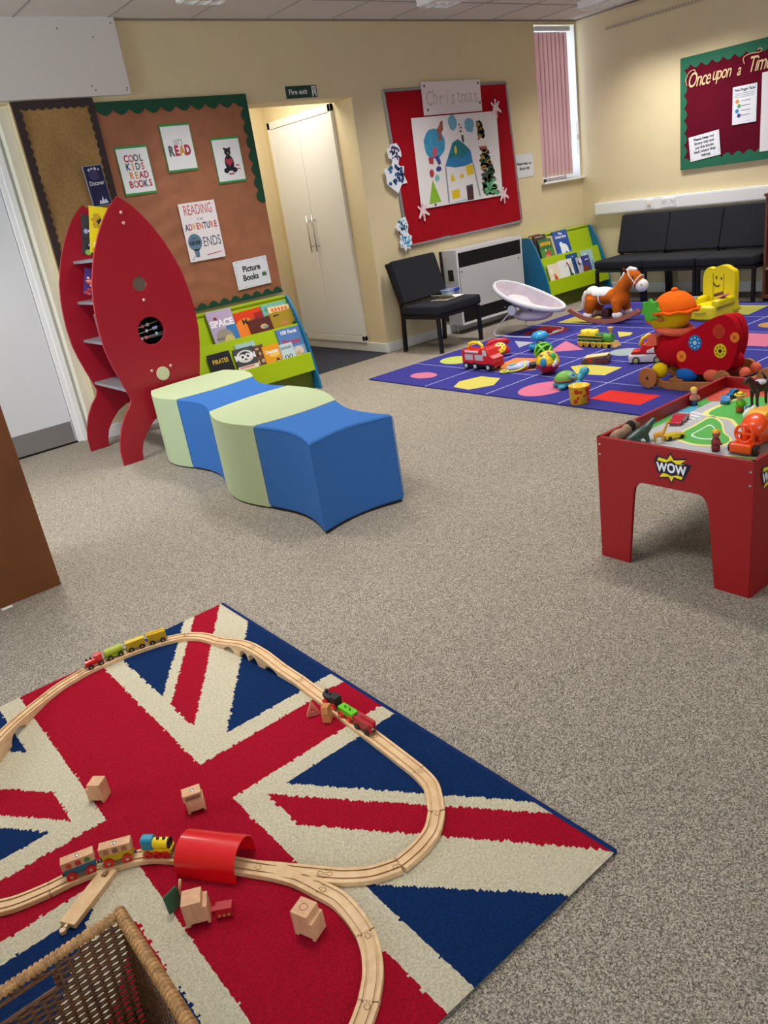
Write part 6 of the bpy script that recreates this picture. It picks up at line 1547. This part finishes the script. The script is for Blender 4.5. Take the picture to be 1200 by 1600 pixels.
def f(b):
    b.ell((0, 0, .082), (.045, .019, .022)).ell((.032, 0, .086), (.02, .018, .022)).ell((-.035, 0, .084), (.02, .019, .022))
    b.tube([(.04, 0, .09), (.058, 0, .112), (.066, 0, .124)], [.016, .012, .010], 10).ell((.080, 0, .118), (.019, .009, .010), rot=(0, .6, 0)).ell((.064, .005, .135), (.003, .002, .006)).ell((.064, -.005, .135), (.003, .002, .006))
    for x_ in (-.036, .034):
        for s_ in (-1, 1): b.tube([(x_, s_*.011, .078), (x_+.002, s_*.012, .040), (x_-.002, s_*.012, .003)], [.011, .006, .006], 8)
    b.tube([(-.052, 0, .09), (-.068, 0, .07), (-.070, 0, .035)], [.006, .007, .004], 8)
hh = quad('toy_horse', 'dark brown toy horse with a white patch, tallest animal on the play table', 'toy animal', 2.785, 1.365, radians(165), f, M('#3c1414', .45), 1.0,
     lambda t: MB().ell((.01, 0, .098), (.025, .020, .010)).build('white_patch', M('#c0bcc8', .6), t, smooth=True))
# orange mixer truck
t = thing('toy_cement_mixer', 'orange plastic cement mixer truck with black wheels at the near corner', 'toy vehicle', (2.352, 1.180, TB), radians(0))
OM = M('#f04a08', .35, coat=.3)
MB().bx(-.075, -.035, -.035, .035, .010, .040).build('nose', OM, t, bevel=.004)
MB().bx(-.07, .12, -.022, .022, .014, .028).build('chassis', OM, t, bevel=.003)
MB().bx(-.035, -.022, -.022, .022, .028, .062).build('cab_post', OM, t, bevel=.004)
MB().tube([(-.048, .028*cos(a*pi/12), .068+.028*sin(a*pi/12)) for a in range(24)], .0055, 8, closed=True).tube([(-.048, -.026, .068), (-.048, .026, .068)], .005, 8).tube([(-.048, 0, .042), (-.048, 0, .094)], .005, 8).build('steering_wheel', OM, t, smooth=True)
m4 = Matrix.Translation((.040, -.012, .040)) @ Vector((-.62, .10, .72)).to_track_quat('Z', 'Y').to_matrix().to_4x4()
b = MB(); b.lathe([(0, 0), (.019, 0), (.022, .004), (.035, .052), (.037, .060), (.033, .060), (.020, .008), (0, .008)], seg=30, M4=m4); b.build('drum', M('#f25a10', .35, coat=.3), t, smooth=True)
m5 = m4 @ Matrix.Translation((0, 0, .056))
b = MB(); b.lathe([(.041, -.004), (.041, .004), (.036, .016), (.022, .026), (0, .029)], seg=30, M4=m5); b.build('drum_hood', OM, t, smooth=True)
MB().cyl((.012, -.02, .03), (.030, -.015, .055), .007, seg=12).cyl((.012, .02, .03), (.030, .015, .055), .007, seg=12).build('drum_bracket', OM, t, smooth=True)
MB().bx(.055, .12, -.03, .03, .045, .065).build('rear_deck', OM, t, bevel=.006)
for x_ in (-.048, .085):
    for s_ in (-1, 1):
        w2 = MB().cyl((x_, s_*.032, .018), (x_, s_*.046, .018), .0175, seg=24).build('wheel', PLBLACK, t, bevel=.003); MB().cyl((x_, s_*.045, .018), (x_, s_*.048, .018), .006, seg=12).build('hub', M('#a8604c', .5), w2)
t = thing('toy_tipper', 'yellow toy tipper body behind the orange mixer at the right edge of the photo', 'toy vehicle', (2.56, 1.235, TB), radians(-15))
MB().prism([(-.05, .03), (.05, .03), (.062, .07), (-.035, .075), (-.06, .055)], -.035, .035, 'XZ').build('bucket', M('#f0a80c', .35, coat=.2), t, bevel=.006)
MB().bx(-.05, .06, -.025, .025, .012, .032).build('chassis', M('#e88c0c', .4), t, bevel=.003)
for x_ in (-.035, .04):
    for s_ in (-1, 1): MB().cyl((x_, s_*.026, .014), (x_, s_*.038, .014), .014, seg=20).build('wheel', PLBLACK, t, bevel=.002)
